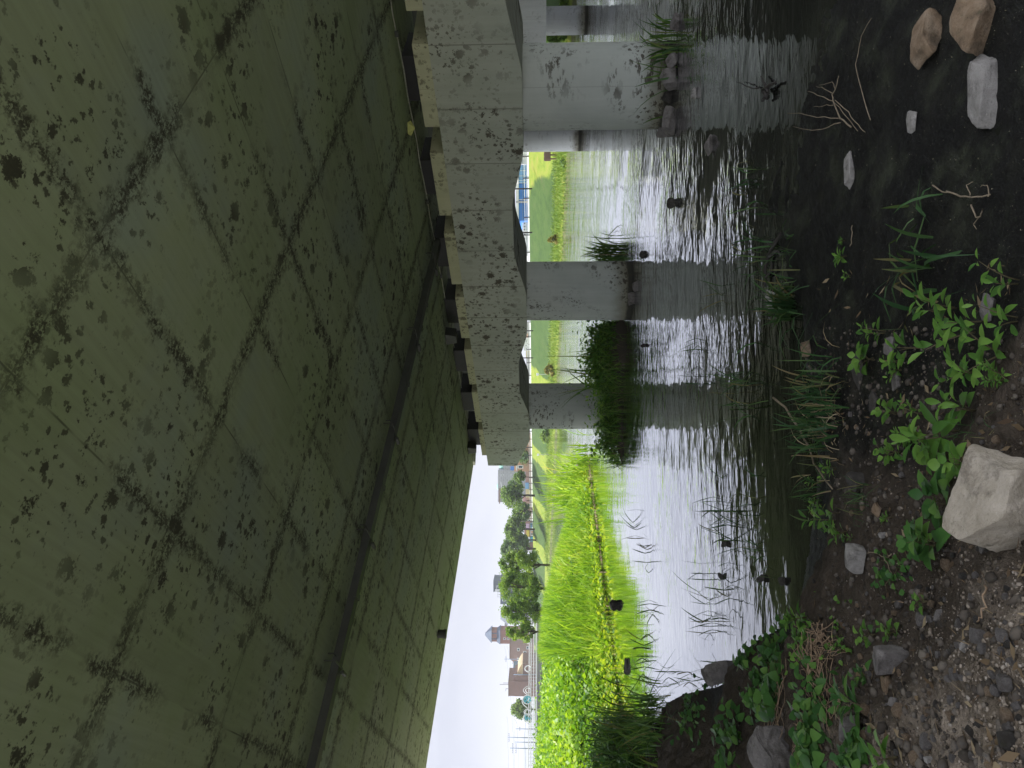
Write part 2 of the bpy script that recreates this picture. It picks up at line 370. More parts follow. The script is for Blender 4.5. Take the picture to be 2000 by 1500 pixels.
# ------------------------------------------------------------------ terrain
SHORE_B = np.array([-300, -20, 0, 3.0, 3.85, 5.15, 5.3, 5.54, 5.91, 6.68, 9.89, 16.3, 22.46, 24.9, 29.7, 31., 34, 50, 75, 120, 1500.])
SHORE_A = np.array([8, 7, 6.4, 6.19, 6.31, 6.0, 4.4, 3.08, 2.76, 2.08, 2.13, 2.68, 3.94, 8.2, 16.4, 17.6, 18.4, 23, 30, 30, 25.])
def shore(b): return np.interp(b, SHORE_B, SHORE_A) + .35 * fbm(np.asarray(b) * .7, np.asarray(b) * 0 + 3.3, 5) * sstep(b, 6, 12)
def farbank(b): return 46.6 + 2.4 * fbm(np.asarray(b) * .06, np.asarray(b) * 0 + 9.1, 8, 3)

CP = [  # hand-placed spot heights of the near bank (x, y, z)
    (3.08, 5.54, 0), (2.76, 5.91, 0), (2.08, 6.68, 0), (2.13, 9.89, 0), (2.68, 16.3, 0), (3.94, 22.4, 0),
    (3.5, 4.28, .06), (2.9, 3.4, .05), (2.56, 2.71, .05), (2.0, 1.6, .05), (1.6, .4, .06), (4.5, 4.5, .03), (4, 3, .04), (3, 1.5, .05), (5, 2, .03), (6.1, 3, 0.0), (6.0, 5.0, 0.0), (3, -1, .06), (5.5, 0, .03),
    (1.11, 2.39, .72), (.28, 2.45, 1.05), (1.07, 3.48, .60), (.44, 3.81, .92), (.65, 5.67, .85), (1.47, 8.5, .50), (1.33, 11.7, .62), (2.2, 14.6, .28), (2.2, 3.68, .16), (1.7, 5.4, .42), (2.35, 4.9, .20), (1.6, 2.6, .42), (2.05, 2.75, .22), (2.75, 4.7, .16),
    (0, 8, .95), (-1, 5, 1.15), (-1, 2, 1.15), (0, 0, .75), (1, .8, .5), (-2, -2, 1.0), (0, 12, 1.05), (-1, 18, 1.2), (1.5, 18, .75), (2.6, 20, .5), (-3, 10, 1.4), (-4, 3, 1.5), (-4, 20, 1.5)]
_cp = np.array(CP); _K = np.linalg.norm(_cp[:, None, :2] - _cp[None, :, :2], axis=2)
def base_h(a, b):
    a = np.asarray(a, float); b = np.asarray(b, float)
    ds = a - shore(b)
    w = -.9 * sstep(ds, 0, 7) - .02
    land = np.where(b > 20, np.minimum(2.0, .02 + .085 * np.maximum(0, -ds)), np.minimum(1.35, .03 + .13 * np.maximum(0, -ds))) * np.where(b > 14, 1, np.clip(.1 + .0 * b, 0, 1)) + np.where(b < 14, 1.2 * sstep(-a, -.5, 4), 0) * (1 - sstep(b, 10, 14))
    mound = sstep(-ds, 0, 10) * .35 * (fbm(a * .12, b * .12, 3) + .3) * sstep(b, 22, 30)
    h = np.where(ds > 0, w, land + mound)
    fd = a - farbank(b)
    lev = np.interp(fd, [-6, 0, .8, 3.6, 9.4, 10.2, 14, 16, 4000], [-.9, 0, .36, .62, 3.15, 3.25, 3.25, 3.0, 3.0])
    h = np.where(fd > -6, np.maximum(np.where(fd > 0, lev, lev), np.where(fd < 0, -9, lev)) * 1.0, h)
    h = np.where((fd > -6) & (fd <= 0), lev, h)
    return h
_res = _cp[:, 2] - base_h(_cp[:, 0], _cp[:, 1])
_wt = np.linalg.solve(_K + 1e-6 * np.eye(len(_cp)), _res)
def hgt(a, b, fine=True):
    a = np.asarray(a, float); b = np.asarray(b, float); shp = np.broadcast(a, b).shape
    af = np.broadcast_to(a, shp).ravel(); bf = np.broadcast_to(b, shp).ravel()
    h = base_h(af, bf)
    win = (1 - sstep(af, 6.2, 9)) * sstep(af, -8, -4) * (1 - sstep(bf, 22, 27)) * sstep(bf, -6, -2)
    i = np.where(win > 0)[0]
    for k in range(0, len(i), 20000):
        j = i[k:k + 20000]
        dist = np.sqrt((af[j, None] - _cp[None, :, 0]) ** 2 + (bf[j, None] - _cp[None, :, 1]) ** 2)
        h[j] += win[j] * (dist @ _wt)
    if fine:
        bank = sstep(h, .08, .3) * (bf < 26) * (af < 6)
        rd = np.abs(fbm(af * 4.5, bf * 4.5, 25, 4)); h = h + bank * (.24 * fbm(af * 1.6, bf * 1.6, 21) + .13 * fbm(af * 6, bf * 6, 23) - .16 * rd + .02 + .075 * fbm(af * 20, bf * 20, 29, 3))
        mud = (h < .2) * (h > -.1) * (bf < 7.5) * (af < 7)
        h = h + mud * (.05 * fbm(af * 1.8, bf * 1.8, 31) + .035 * fbm(af * 8, bf * 8, 33, 4) + .02 * fbm(af * 26, bf * 26, 37, 2))
        h = h + (bf >= 24) * (h > .05) * (af < 40) * .15 * fbm(af * .8, bf * .8, 35)
    ds = af - shore(bf)
    h = np.where((ds > 0) & (af < 40), np.minimum(h, -.02 - .16 * ds), h)
    return h.reshape(shp)
def hz(a, b): return float(hgt(np.array([a]), np.array([b]))[0])
def hit(x, y, zmin=None):
    """first point of the ground or the water on the sight line through a picture point"""
    d = ray(x, y); t = np.geomspace(1.2, 400, 900); p = EYE + d * t[:, None]
    h = hgt(p[:, 0], p[:, 1]); h = np.maximum(h, 0.0)
    k = np.argmax(p[:, 2] < h); k = max(k, 1)
    f = (p[k - 1, 2] - h[k - 1]) / max(1e-6, (p[k - 1, 2] - h[k - 1]) - (p[k, 2] - h[k]))
    q = p[k - 1] + (p[k] - p[k - 1]) * f
    return np.array([q[0], q[1], max(hz(q[0], q[1]), 0.)])
def mpp(p): return float((np.asarray(p) - EYE).dot(Fv)) / F     # metres per picture pixel

def axis(segs):
    out = [segs[0][0]]
    for a, b, s in segs:
        n = max(1, int(round((b - a) / s))); out += list(np.linspace(a, b, n + 1)[1:])
    return np.array(out)
def grow(a, b, s, k):
    out = [a]; 
    while out[-1] < b: out.append(out[-1] + s); s *= k
    return out
xs = np.unique(np.concatenate([-np.array(grow(3, 1500, .6, 1.25)), axis([(-3, -.6, .12), (-.6, 4.0, .028), (4.0, 7.2, .05), (7.2, 20, .5), (20, 44, 1.5), (44, 60, .35)]), np.array(grow(60, 3000, .6, 1.25))]))
ys = np.unique(np.concatenate([-np.array(grow(1., 1500, .5, 1.25)), axis([(-1., 1.2, .1), (1.2, 6.5, .03), (6.5, 10, .05), (10, 24, .12), (24, 45, .35), (45, 130, 1.)]), np.array(grow(130, 3500, 1.5, 1.2))]))
XX, YY = np.meshgrid(xs, ys, indexing='ij'); ZZ = hgt(XX, YY)
V = np.stack([XX, YY, ZZ], -1).reshape(-1, 3); ny = len(ys)
idx = (np.arange(len(xs) - 1)[:, None] * ny + np.arange(ny - 1)[None]).ravel()
FA = np.stack([idx, idx + ny, idx + ny + 1, idx + 1], -1)
me = np_mesh('ground', V, FA)
z_ = V[:, 2]; a_ = V[:, 0]; b_ = V[:, 1]
mudw = 1 - sstep(z_ + .25 * fbm(a_ * 2.5, b_ * 2.5, 41), .10, .30); mudw = np.where((a_ < 9) & (b_ < 24), mudw, 1 - sstep(z_, -.03, .02))
grs = np.where((a_ > 42), 1., 0.)
grs = np.maximum(grs, sstep(b_, 23, 25) * (z_ > .05) * .0 + (b_ > 40) * (z_ > .3) * .7 + (a_ < -8) * .8 * (np.abs(b_) > 10))
rr_ = Rt[0] * a_ + Rt[1] * b_; dd_ = Fh[0] * a_ + Fh[1] * b_
bounce_ground = np.maximum(sstep(-b_, .7, 1.3) * (a_ < 5.5), sstep(-(rr_ / np.maximum(dd_, 1.)), .72, .8) * (b_ > 20) * (a_ < 3) * (dd_ > 1)) * (a_ < 40); bounce_ground = bounce_ground * 1.  # where the added pale bounce ground lies, all of it out of view
mudw = np.maximum(mudw, sstep(-a_, .35, .8) * (b_ < 22) * (a_ > -60)); mudw = mudw * (1 - bounce_ground); grs = grs * (1 - bounce_ground)  # unseen ground behind the camera made dark mud to cut bounce onto the soffit
for nm, arr in (('mud', mudw), ('grass', grs), ('bounce_ground', bounce_ground)):
    at = me.attributes.new(nm, 'FLOAT', 'POINT'); at.data.foreach_set('value', arr.astype(np.float32))
ground = tag(link('ground', me, M['ground'], None, True), kind='structure')
wb = MB(); wb.add([(-30, -400, 0), (62, -400, 0), (62, 900, 0), (-30, 900, 0)], [(0, 1, 2, 3)])
water = tag(wb.build('river_water', M['water']), kind='structure')

# ------------------------------------------------------------------ near bridge span
def zs(a, b): return 5.96 - .08696 * a + .00855 * b
B0, B1 = 1.6, 24.55
br = thing('bridge_span', 'near concrete bridge span overhead with a mould-stained greenish underside', 'bridge span', (0, 0, 0))
s = MB()
for (a0, a1) in ((-4.2, 13.35),):
    na, nb = 6, 8
    for i in range(na):
        for j in range(nb):
            x0 = a0 + (a1 - a0) * i / na; x1 = a0 + (a1 - a0) * (i + 1) / na; y0 = B0 + (B1 - B0) * j / nb; y1 = B0 + (B1 - B0) * (j + 1) / nb
            s.add([(x0, y0, zs(x0, y0)), (x0, y1, zs(x0, y1)), (x1, y1, zs(x1, y1)), (x1, y0, zs(x1, y0))], [(0, 1, 2, 3)])
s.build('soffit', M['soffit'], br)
s = MB()
s.add([(a, b, zs(a, b) + e) for e in (.004, 1.0) for a, b in ((-4.2, B0), (13.35, B0), (13.35, B1), (-4.2, B1))], [(0, 3, 2, 1), (4, 5, 6, 7), (0, 1, 5, 4), (1, 2, 6, 5), (2, 3, 7, 6), (3, 0, 4, 7)])
s.build('slab', M['deck'], br)
for (y0, y1) in ((B0, B0 + .3), (B1 - .3, B1)):
    s = MB(); s.prism([(-4.2, zs(-4.2, y0) + 1.003), (13.35, zs(13.35, y0) + 1.003), (13.35, zs(13.35, y0) + 1.9), (-4.2, zs(-4.2, y0) + 1.9)], 'y', y0, y1)
    s.build('parapet', M['deck'], br)
# the drain gutter hung under the soffit, with its strap brackets
gu = MB(); gb = 11.78
def gz(a): return zs(a, gb)
a0, a1 = -4.1, 12.6; n = 24
prof = [(-.11, -.035), (-.11, -.17), (.07, -.17), (.07, -.155), (.145, -.155), (.145, -.14), (.07, -.14), (.07, -.035)]
ring = []
for i in range(n + 1):
    a = a0 + (a1 - a0) * i / n; ring.append([(a, gb + p[0] + .012 * math.sin(i * 1.7), gz(a) + p[1]) for p in prof])
k = len(prof); vs = [q for r in ring for q in r]
gu.add(vs, [(i * k + j, i * k + (j + 1) % k, (i + 1) * k + (j + 1) % k, (i + 1) * k + j) for i in range(n) for j in range(k)] + [tuple(range(k))[::-1], tuple(range(n * k, n * k + k))])
gutter = gu.build('gutter', M['steel_dark'], br)
for i, a in enumerate((-1.9, .4, 2.73, 4.92, 7.1, 9.44, 11.7)):
    s = MB(); z = gz(a)
    s.box(a - .012, a + .012, gb - .42, gb + .10, z - .185, z - .172)
    s.tube([(a, gb - .42, z - .18), (a, gb - .42, z - .001)], .011, 6)
    s.tube([(a + .14, gb - .30, z - .10), (a + .14, gb - .30, z - .001)], .012, 6); s.tube([(a + .14, gb - .30, z - .10), (a + .14, gb - .10, z - .10)], .010, 6)
    s.box(a - .09, a - .035, gb + .03, gb + .24, z - .225, z - .165, .008)
    s.build('bracket', M['steel_dark'], gutter)
for a in (1.6, 3.9, 6.0, 8.4, 10.6):
    s = MB(); z = gz(a); s.box(a - .05, a + .05, gb - .122, gb + .152, z - .178, z - .128); s.build('joint_sleeve', M['steel_dark'], gutter)
# thin conduit along the pier with two junction boxes
cd = MB(); pts = []
for i in range(40):
    b = 1.8 + 20.8 * i / 39; a = 11.47 + .086 * b; pts.append((a, b, zs(a, b) - .03 - .01 * math.sin(i * 2.1)))
cd.tube(pts, .012, 6); conduit = cd.build('conduit', M['steel_light'], br)
for b in (3.9, 6.4, 10.4, 13.0, 17.2, 19.6):
    a = 11.47 + .086 * b; z = zs(a, b); s = MB(); s.box(a - .06, a + .06, b - .02, b + .02, z - .055, z - .002); s.box(a - .05, a - .02, b - .05, b + .05, z - .07, z - .002); s.build('clip', M['steel_dark'], conduit)
for a, b in ((12.30, 15.1), (12.95, 22.4)):
    s = MB(); z = zs(a, b); s.prism([(-.22, 0), (.22, 0), (.15, -.30), (-.15, -.30)], 'x', -.14, .14)
    o = s.build('junction_box', M['steel_dark'], br); o.location = (a, b, z - .003)
s = MB(); s.tube([(6.26, 22.5, zs(6.26, 22.5) - .25), (6.26, 22.5, zs(6.26, 22.5) - .002)], [.13, .13], 14); s.tube([(6.26, 22.5, zs(6.26, 22.5) - .27), (6.26, 22.5, zs(6.26, 22.5) - .2)], [.145, .145], 14)
s.build('drain_spout', M['steel_dark'], br)
s = MB(); s.add([(-.05, -.16, 0), (.06, -.13, -.05), (.07, .10, -.06), (0, .17, -.02), (-.06, .08, .03), (.01, 0, -.12)], [(0, 1, 5), (1, 2, 5), (2, 3, 5), (3, 4, 5), (4, 0, 5), (0, 4, 3, 2, 1)])
o = tag(s.build('plastic_scrap', M['yellow_scrap']), 'crumpled yellow green scrap caught at the edge of the bridge underside', 'scrap'); o.location = (11.8, 8.15, zs(11.8, 8.15) - .04)

# ------------------------------------------------------------------ near pier
TH = -math.atan(.06)
PO = (12.81, 7.97, 0)
pier = thing('bridge_pier', 'near stained pier with round columns and a long cap beam under the deck joint', 'bridge pier', PO, TH)
q0, q1 = -8.2, 15.75
low, high = 2.765, 3.035
def prof_at(q):
    k = round(q / 6.3); t = abs(q - k * 6.3)
    return low + (high - low) * float(sstep(t, .85, 2.35) * .35 + .65 * min(1, max(0, (t - .85) / 1.5)))
poly = []
for q in np.arange(q0, 13.7, .15): poly.append((q, prof_at(q)))
poly += [(13.62, low - .02), (q1, 3.25), (q1, 4.36), (-2.0, 4.40), (q0, 4.36)]
s = MB(); n = len(poly); w = .82
bm = bmesh.new()
va = [bm.verts.new((-w, p[0], p[1])) for p in poly]; vb = [bm.verts.new((w, p[0], p[1])) for p in poly]
bm.faces.new(va); bm.faces.new(vb[::-1])
for i in range(n): bm.faces.new((va[i], vb[i], vb[(i + 1) % n], va[(i + 1) % n]))
bmesh.ops.recalc_face_normals(bm, faces=bm.faces[:])
me = bpy.data.meshes.new('cap_beam'); bm.to_mesh(me); bm.free()
link('cap_beam', me, M['cap'], pier)
def column(r, z0, z1, n=48):
    s = MB(); rings = [(r * 1.0, z0), (r, .0), (r, .5), (r, 1.2), (r, 2.), (r, z1 - .03), (r * .985, z1)]
    vs = []
    for rr, z in rings:
        for j in range(n): vs.append((rr * math.cos(2 * math.pi * j / n), rr * math.sin(2 * math.pi * j / n), z))
    s.add(vs, [(i * n + j, i * n + (j + 1) % n, (i + 1) * n + (j + 1) % n, (i + 1) * n + j) for i in range(len(rings) - 1) for j in range(n)])
    s.add([vs[(len(rings) - 1) * n + j] for j in range(n)], [tuple(range(n))]); return s
cm = column(.8, -1.2, 2.80)
cme = cm.mesh('column')
for i, k in enumerate((-1, 0, 1, 2)):
    o = link('column', cme if i else cme, M['column'] if i == 0 else None, pier, i == 0, (0, 6.3 * k, 0)); o.rotation_euler = (0, 0, 1.3 * k)
# pedestals and bearings along the cap
for i, (p0, p1) in enumerate([(-6.2, -4.45), (-3.85, -2.03), (-1.43, .31), (.95, 2.7), (3.27, 5.1), (5.62, 7.46), (8.02, 9.95), (10.42, 12.4), (12.96, 15.0)]):
    s = MB(); zt = 4.70 - max(0, p0) * .012; s.box(-.755, .6, p0, p1, 4.30, zt, .012); s.build('pedestal', M['pedestal'], pier)
    s = MB(); s.box(-.55, .2, p0 + .35, p1 - .45, zt + .001, 4.975, .01); s.build('bearing', M['rubber'], pier)

# ------------------------------------------------------------------ far span and far piers
fs = thing('far_span', 'farther bridge span carried beyond the near pier to the far bank', 'bridge span', (0, 0, 0))
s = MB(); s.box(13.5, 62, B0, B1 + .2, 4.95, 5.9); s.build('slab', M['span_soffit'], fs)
s = MB(); s.box(30, 62, B1 + .2, 27.6, 4.95, 5.9); s.build('slab', M['deck'], fs)  # hidden extra slab, added to keep the sun off the far column
s = MB(); s.box(13.5, 62, B1 - .1, B1 + .2, 5.903, 6.8); s.build('parapet', M['deck'], fs)
s = MB(); s.box(13.5, 62, B0, B0 + .3, 5.903, 6.8); s.build('parapet', M['deck'], fs)
def far_pier(name, label, loc, r, ztop, cap):
    t = thing(name, label, 'bridge pier', loc, TH, 'piers standing farther out in the river')
    link('column', column(r, -1.2, ztop).mesh('column'), M['far_concrete'], t, True)
    s = MB(); s.prism(cap, 'x', -.85, .85); s.build('cap_beam', M['far_concrete'], t)
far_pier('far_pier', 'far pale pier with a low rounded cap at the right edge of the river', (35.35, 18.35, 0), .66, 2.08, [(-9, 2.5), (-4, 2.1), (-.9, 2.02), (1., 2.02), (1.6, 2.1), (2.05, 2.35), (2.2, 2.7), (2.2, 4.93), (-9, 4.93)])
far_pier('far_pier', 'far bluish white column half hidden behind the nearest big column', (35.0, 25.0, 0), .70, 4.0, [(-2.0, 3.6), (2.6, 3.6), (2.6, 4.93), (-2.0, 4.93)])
# ------------------------------------------------------------------ rocks
from mathutils import noise as mn
def rock_mesh(name, seed, dims, cuts=9, sub=4, rough=.06, lo=.62, hi=.88, planes=None):
    bm = bmesh.new(); bmesh.ops.create_icosphere(bm, subdivisions=sub, radius=1)
    r = np.random.default_rng(seed); v = np.array([x.co for x in bm.verts])
    cutl = list(planes or [])
    if planes is None:      # a blocky broken shape: six tilted faces, then random chips
        q, _ = np.linalg.qr(np.eye(3) + r.normal(0, .28, (3, 3)))
        for k in range(3):
            for sg in (-1, 1): cutl.append((q[k] * sg + r.normal(0, .13, 3), r.uniform(.50, .66)))
    for _ in range(cuts):
        d = r.normal(size=3); d /= np.linalg.norm(d); cutl.append((d, r.uniform(lo, hi)))
    for d, o in cutl:
        d = np.array(d, float); d /= np.linalg.norm(d)
        e = v @ d - o; v = v - np.outer(np.clip(e, 0, None) * .98, d)
    for x, c in zip(bm.verts, v): x.co = c
    for _ in range(1 if sub < 5 else 10): bmesh.ops.smooth_vert(bm, verts=bm.verts[:], factor=.5, use_axis_x=True, use_axis_y=True, use_axis_z=True)
    v = np.array([x.co for x in bm.verts])
    n = v / np.linalg.norm(v, axis=1)[:, None]
    k = seed * 3.7
    f = np.array([mn.fractal(Vector(p * 1.6 + k), 1., 2.1, 5) * .7 + (mn.ridged_multi_fractal(Vector(p * 2.1 + k + 9), 1., 2., 4, 1., 2.) - 1.) * .30 for p in v])
    v = v + n * (f * rough)[:, None]
    v = v * (np.array(dims) / (v.max(0) - v.min(0)))
    for x, c in zip(bm.verts, v): x.co = c
    me = bpy.data.meshes.new(name); bm.to_mesh(me); bm.free(); return me
def rock(name, label, x, y, wx, wy, mat, seed, sink=.3, rot=None, cat='rock', group=None, cuts=8, depthf=.8, sub=4, zoff=0, rough=.085, **kw):
    """x, y: the middle of the rock in the picture; wx, wy: its height and width there"""
    g = hit(x + wx * .3, y); m = mpp(g)
    w = wy * m; el = math.atan((x - 1048) / F); dep = w * depthf * .85; h = max(.42 * dep, (wx * m - dep * math.sin(el)) / math.cos(el)); k_ = wx * m / (h * math.cos(el) + dep * math.sin(el)); k_ = max(.62, min(1., k_ * 1.1)); dep *= k_; h *= k_
    if mat == 'darkrock': kw.update(planes=[], lo=.45, hi=.8); cuts = 13
    o = link(name, rock_mesh(name, seed, (w, dep, h / (1 - sink * .6)), cuts, sub, rough, **kw), M[mat], None, True)
    o.location = (g[0], g[1], g[2] + h * .5 - h * sink * .55 + zoff)
    o.rotation_euler = (0, 0, math.atan2(Rt[1], Rt[0]) + (rot if rot is not None else 0))
    return tag(o, label, cat, group)

# the big boulder at the foot of the picture
g = hit(1990, 985); m = mpp(g)
pl = [((.35, -.15, .9), .50), ((-.75, -.60, .12), .52), ((.9, -.2, .1), .62), ((-.3, .85, .2), .6), ((-.95, .2, .3), .66), ((.1, -.9, -.1), .62), ((.3, .6, .6), .62)]
o = link('boulder', rock_mesh('boulder', 5, (.46, .42, .38), 4, 6, .075, .7, .85, pl), M['granite'], None, True)
o.location = (g[0] + Fh[0] * .02, g[1] + Fh[1] * .02, g[2] + .07); o.rotation_euler = (.0, .0, math.atan2(Rt[1], Rt[0]))
tag(o, 'large pale granite boulder with a flat top among the weeds in the near foreground', 'boulder')
for a in [
 ('rock', 'pale angular stone on the mud just above the waterline', 1668, 1092, 46, 58, 'palerock', 12, .25),
 ('rock', 'smooth grey stone standing in bright water beside the leafy bank', 1402, 1316, 56, 52, 'greyrock', 31, .3),
 ('rock', 'block of orange brown stone at the lower right corner of the mud', 1893, 40, 92, 150, 'brownrock', 14, .25),
 ('rock', 'pointed tan stone beside the orange brown block on black mud', 1800, 78, 66, 96, 'brownrock', 15, .25),
 ('rock', 'long flat sandy slab lying on the black mud', 1912, 185, 52, 160, 'palerock', 16, .3),
 ('rock', 'small pale stone alone on black mud above the long slab', 1778, 238, 24, 44, 'palerock', 17, .25),
 ('rock', 'thin wedge of grey stone half sunk in black mud', 1657, 332, 20, 72, 'palerock', 18, .3),
 ('rock', 'orange stained stone beside the toppled grass tuft', 1572, 682, 24, 34, 'brownrock', 19, .3),
 ('rock', 'mossy stone at the head of the toppled grass tuft', 1503, 585, 22, 40, 'palerock', 20, .3),
 ('rock', 'small pale sharp stone in the shallow water off the big column', 1355, 182, 14, 26, 'palerock', 21, .3),
 ('rock', 'rounded brown stone in the rippled water left of the big column', 1383, 286, 22, 42, 'greyrock', 22, .3),
 ('rock', 'pale stone in dark water at the right edge of the river', 1319, 44, 20, 34, 'greyrock', 23, .3),
 ('rock', 'dark boulder alone in the bright rippled water', 1311, 398, 22, 22, 'darkrock', 24, .3),
 ('rock', 'dark little stone off the side of the middle column', 1255, 496, 10, 17, 'darkrock', 25, .3),
 ('rock', 'tiny dark stone in bright water past the middle column', 1258, 674, 12, 8, 'darkrock', 26, .3),
 ('rock', 'black square cornered rock in green reflections below the sunlit bar', 1199, 1182, 17, 24, 'darkrock', 27, .25),
 ('rock', 'low grey stone in green reflections off the left shore', 1222, 1302, 9, 32, 'greyrock', 28, .35),
 ('rock', 'dark stone among the reeds in the bright water', 1414, 1062, 14, 15, 'darkrock', 29, .3),
 ('rock', 'black stone beneath the floating reeds near the shore', 1486, 1130, 18, 18, 'darkrock', 30, .3),
 ('rock', 'black stone at the edge of the dark shore reflections', 1528, 1135, 16, 18, 'darkrock', 32, .3),
 ('rock', 'dark stone below the reeds near the bank of weeds', 1408, 1125, 12, 14, 'darkrock', 33, .3),
 ('rock', 'dark boulder with flat face half buried in the left bank', 1735, 1290, 62, 52, 'greyrock', 34, .3),
 ('rock', 'round tan stone lying in the gravel of the bank', 1883, 1263, 24, 24, 'palerock', 35, .2),
 ('rock', 'brown stone with a flat top below the dark bank boulder', 1728, 1338, 24, 40, 'brownrock', 36, .3),
 ('rock', 'brown stone near the water with weeds on its left', 1712, 996, 22, 32, 'brownrock', 37, .3),
 ('rock', 'grey ridge stone with small leaves on the mud bank edge', 1735, 678, 22, 42, 'greyrock', 38, .3),
 ('rock', 'dark upright stone in the mud beside the grass tuft', 1703, 790, 24, 50, 'darkrock', 39, .3),
 ('rock', 'tan stone behind the bright spotted weed leaves', 1925, 600, 38, 60, 'greyrock', 40, .3),
 ('rock', 'dark lump of stone in the shallows by a stick', 1672, 938, 40, 40, 'darkrock', 41, .3),
 ('rock', 'small brown stone at the waterline beneath pale green weed', 1590, 990, 16, 22, 'greyrock', 42, .3),
 ('rock', 'flat grey stone under seedlings on the mud bank', 1748, 745, 18, 40, 'greyrock', 43, .35),
 ('rock', 'low curved rock rim where the bank meets the black mud', 1672, 722, 26, 90, 'darkrock', 44, .4),
 ('rock', 'pale chip of stone in dark soil above the big boulder', 1725, 1045, 18, 12, 'palerock', 45, .2),
 ('rock', 'grey cobble in the pile of loose stones on the bank', 1800, 1210, 26, 28, 'greyrock', 46, .25),
 ('rock', 'brown cobble on top of the loose stones of the bank', 1832, 1205, 24, 34, 'greyrock', 47, .25),
 ('rock', 'pale lump of cemented gravel on the left bank', 1655, 1425, 50, 54, 'greyrock', 48, .35),
 ('rock', 'grey stone below the broad leaved plant on the bank', 1745, 1372, 24, 24, 'greyrock', 49, .25),
 ('rock', 'small grey stone in gravel at the bottom left corner', 1813, 1484, 16, 16, 'palerock', 50, .25),
 ('rock', 'grey stone half hidden by ivy near the shore', 1490, 1288, 24, 22, 'greyrock', 51, .3),
 ('rock', 'white quartz chip in the bank below hanging roots', 1553, 1385, 12, 14, 'palerock', 52, .2)]:
    rock(*a)
# rubble heaped at the foot of the big column
for i, (x, y, wx, wy, mt, lb) in enumerate([(1312, 117, 18, 26, 'greyrock', 'squarish grey rubble stone under the grass at the column foot'), (1307, 155, 26, 34, 'greyrock', 'broad grey rubble stone in the middle of the heap at the column foot'),
    (1306, 232, 24, 46, 'greyrock', 'long grey rubble stone along the waterline at the column foot'), (1284, 215, 24, 32, 'brownrock', 'brown rubble stone leaning on the big column'), (1302, 190, 16, 20, 'darkrock', 'small dark rubble stone wedged in the heap at the column foot'),
    (1294, 258, 16, 18, 'greyrock', 'last small rubble stone at the left end of the column foot heap'), (1296, 138, 18, 20, 'brownrock', 'brown rubble stone behind the grass at the column foot')]):
    rock('rubble_stone', lb, x + 2, y, wx * 1.45, wy * 1.2, mt, 60 + i, .25, group='rubble at the foot of the big column')
for i, (x, y, wx, wy, lb) in enumerate([(1241, 560, 14, 22, 'angular grey stone against the waterline of the middle column'), (1234, 583, 16, 26, 'brown grey stone behind another at the middle column foot')]):
    rock('rubble_stone', lb, x, y, wx, wy, 'greyrock', 70 + i, .25)
# broken concrete block on the left bank
g = hit(1535, 1482); m = mpp(g); s = MB(); s.box(-.17, .17, -.12, .12, -.13, .11, .02)
bm = bmesh.new(); me = s.mesh('concrete_block'); bm.from_mesh(me); bmesh.ops.subdivide_edges(bm, edges=bm.edges[:], cuts=5, use_grid_fill=True)
for v in bm.verts: v.co += v.normal * .02 * (rnd.random() - .5) + Vector((0, 0, .02 * math.sin(v.co.x * 21)))
bm.to_mesh(me); bm.free(); o = link('concrete_block', me, M['greyrock']); o.location = (g[0], g[1], g[2] + .08); o.rotation_euler = (.15, -.1, .4)
tag(o, 'broken grey concrete block stuck in the bank at the left edge', 'concrete block')

# loose stones of the bank: one kind, copied
st = [rock_mesh('loose_stone', 80 + i, (1, .8, .6), 11, 3, .06) for i in range(8)]
STM = ['greyrock', 'darkrock', 'brownrock', 'greyrock']
for i, me in enumerate(st): me.materials.append(M[STM[i % 4]])
cnt = 0
for i in range(5000):
    if cnt >= 230: break
    x = rnd.uniform(1560, 1990); y = rnd.uniform(780, 1495)
    if x < 1560 + (1495 - y) * .02 or rnd.random() > .30 + .70 * min(1, (x - 1560) / 260) * ((y - 780) / 715): continue
    g = hit(x, y)
    if g[2] < .06: continue
    sz = rnd.uniform(.014, .045) * (1.7 if rnd.random() < .18 else 1)
    o = bpy.data.objects.new('loose_stone', st[rnd.randrange(8)]); COL.objects.link(o)
    o.location = (g[0], g[1], g[2] + sz * .12); o.scale = (sz, sz, sz * rnd.uniform(.8, 1.2)); o.rotation_euler = (rnd.uniform(-.3, .3), rnd.uniform(-.3, .3), rnd.uniform(0, 6.3))
    tag(o, 'small loose stone lying in the gravelly soil of the near bank', 'stone', 'loose stones on the near bank'); cnt += 1

def gravel(name, n, seed, xr, yr, s0, s1, mats, zmin=.05, dens=None):
    r = np.random.default_rng(seed); bm = bmesh.new(); bmesh.ops.create_icosphere(bm, subdivisions=1, radius=1)
    bv = np.array([v.co for v in bm.verts]); bf = np.array([[v.index for v in f.verts] for f in bm.faces]); bm.free()
    # candidate ground points seen in this part of the picture
    vs = []; fs = []; k = 0; tries = 0
    U = r.uniform(size=(n * 4, 2)); 
    for u in U:
        if k >= n: break
        x = xr[0] + u[0] * (xr[1] - xr[0]); y = yr[0] + u[1] * (yr[1] - yr[0])
        if dens and r.random() > dens(x, y): continue
        d = ray(x, y); t = 2.0
        p = PT(x, y)
        if p is None or p[2] < zmin: continue
        sz = s0 * (s1 / s0) ** (r.random() ** 2.5)
        v = bv * r.uniform(.6, 1.1, size=3) * (1 + .25 * r.normal(size=(len(bv), 1)) * .6) * sz
        a = r.uniform(0, 6.28); c, s_ = math.cos(a), math.sin(a)
        v = np.stack([v[:, 0] * c - v[:, 1] * s_, v[:, 0] * s_ + v[:, 1] * c, v[:, 2] * .7], 1) + p + np.array([0, 0, sz * .15])
        vs.append(v); fs.append(bf + k * len(bv)); k += 1
    return link(name, np_mesh(name, np.concatenate(vs), np.concatenate(fs)), mats, None, True)
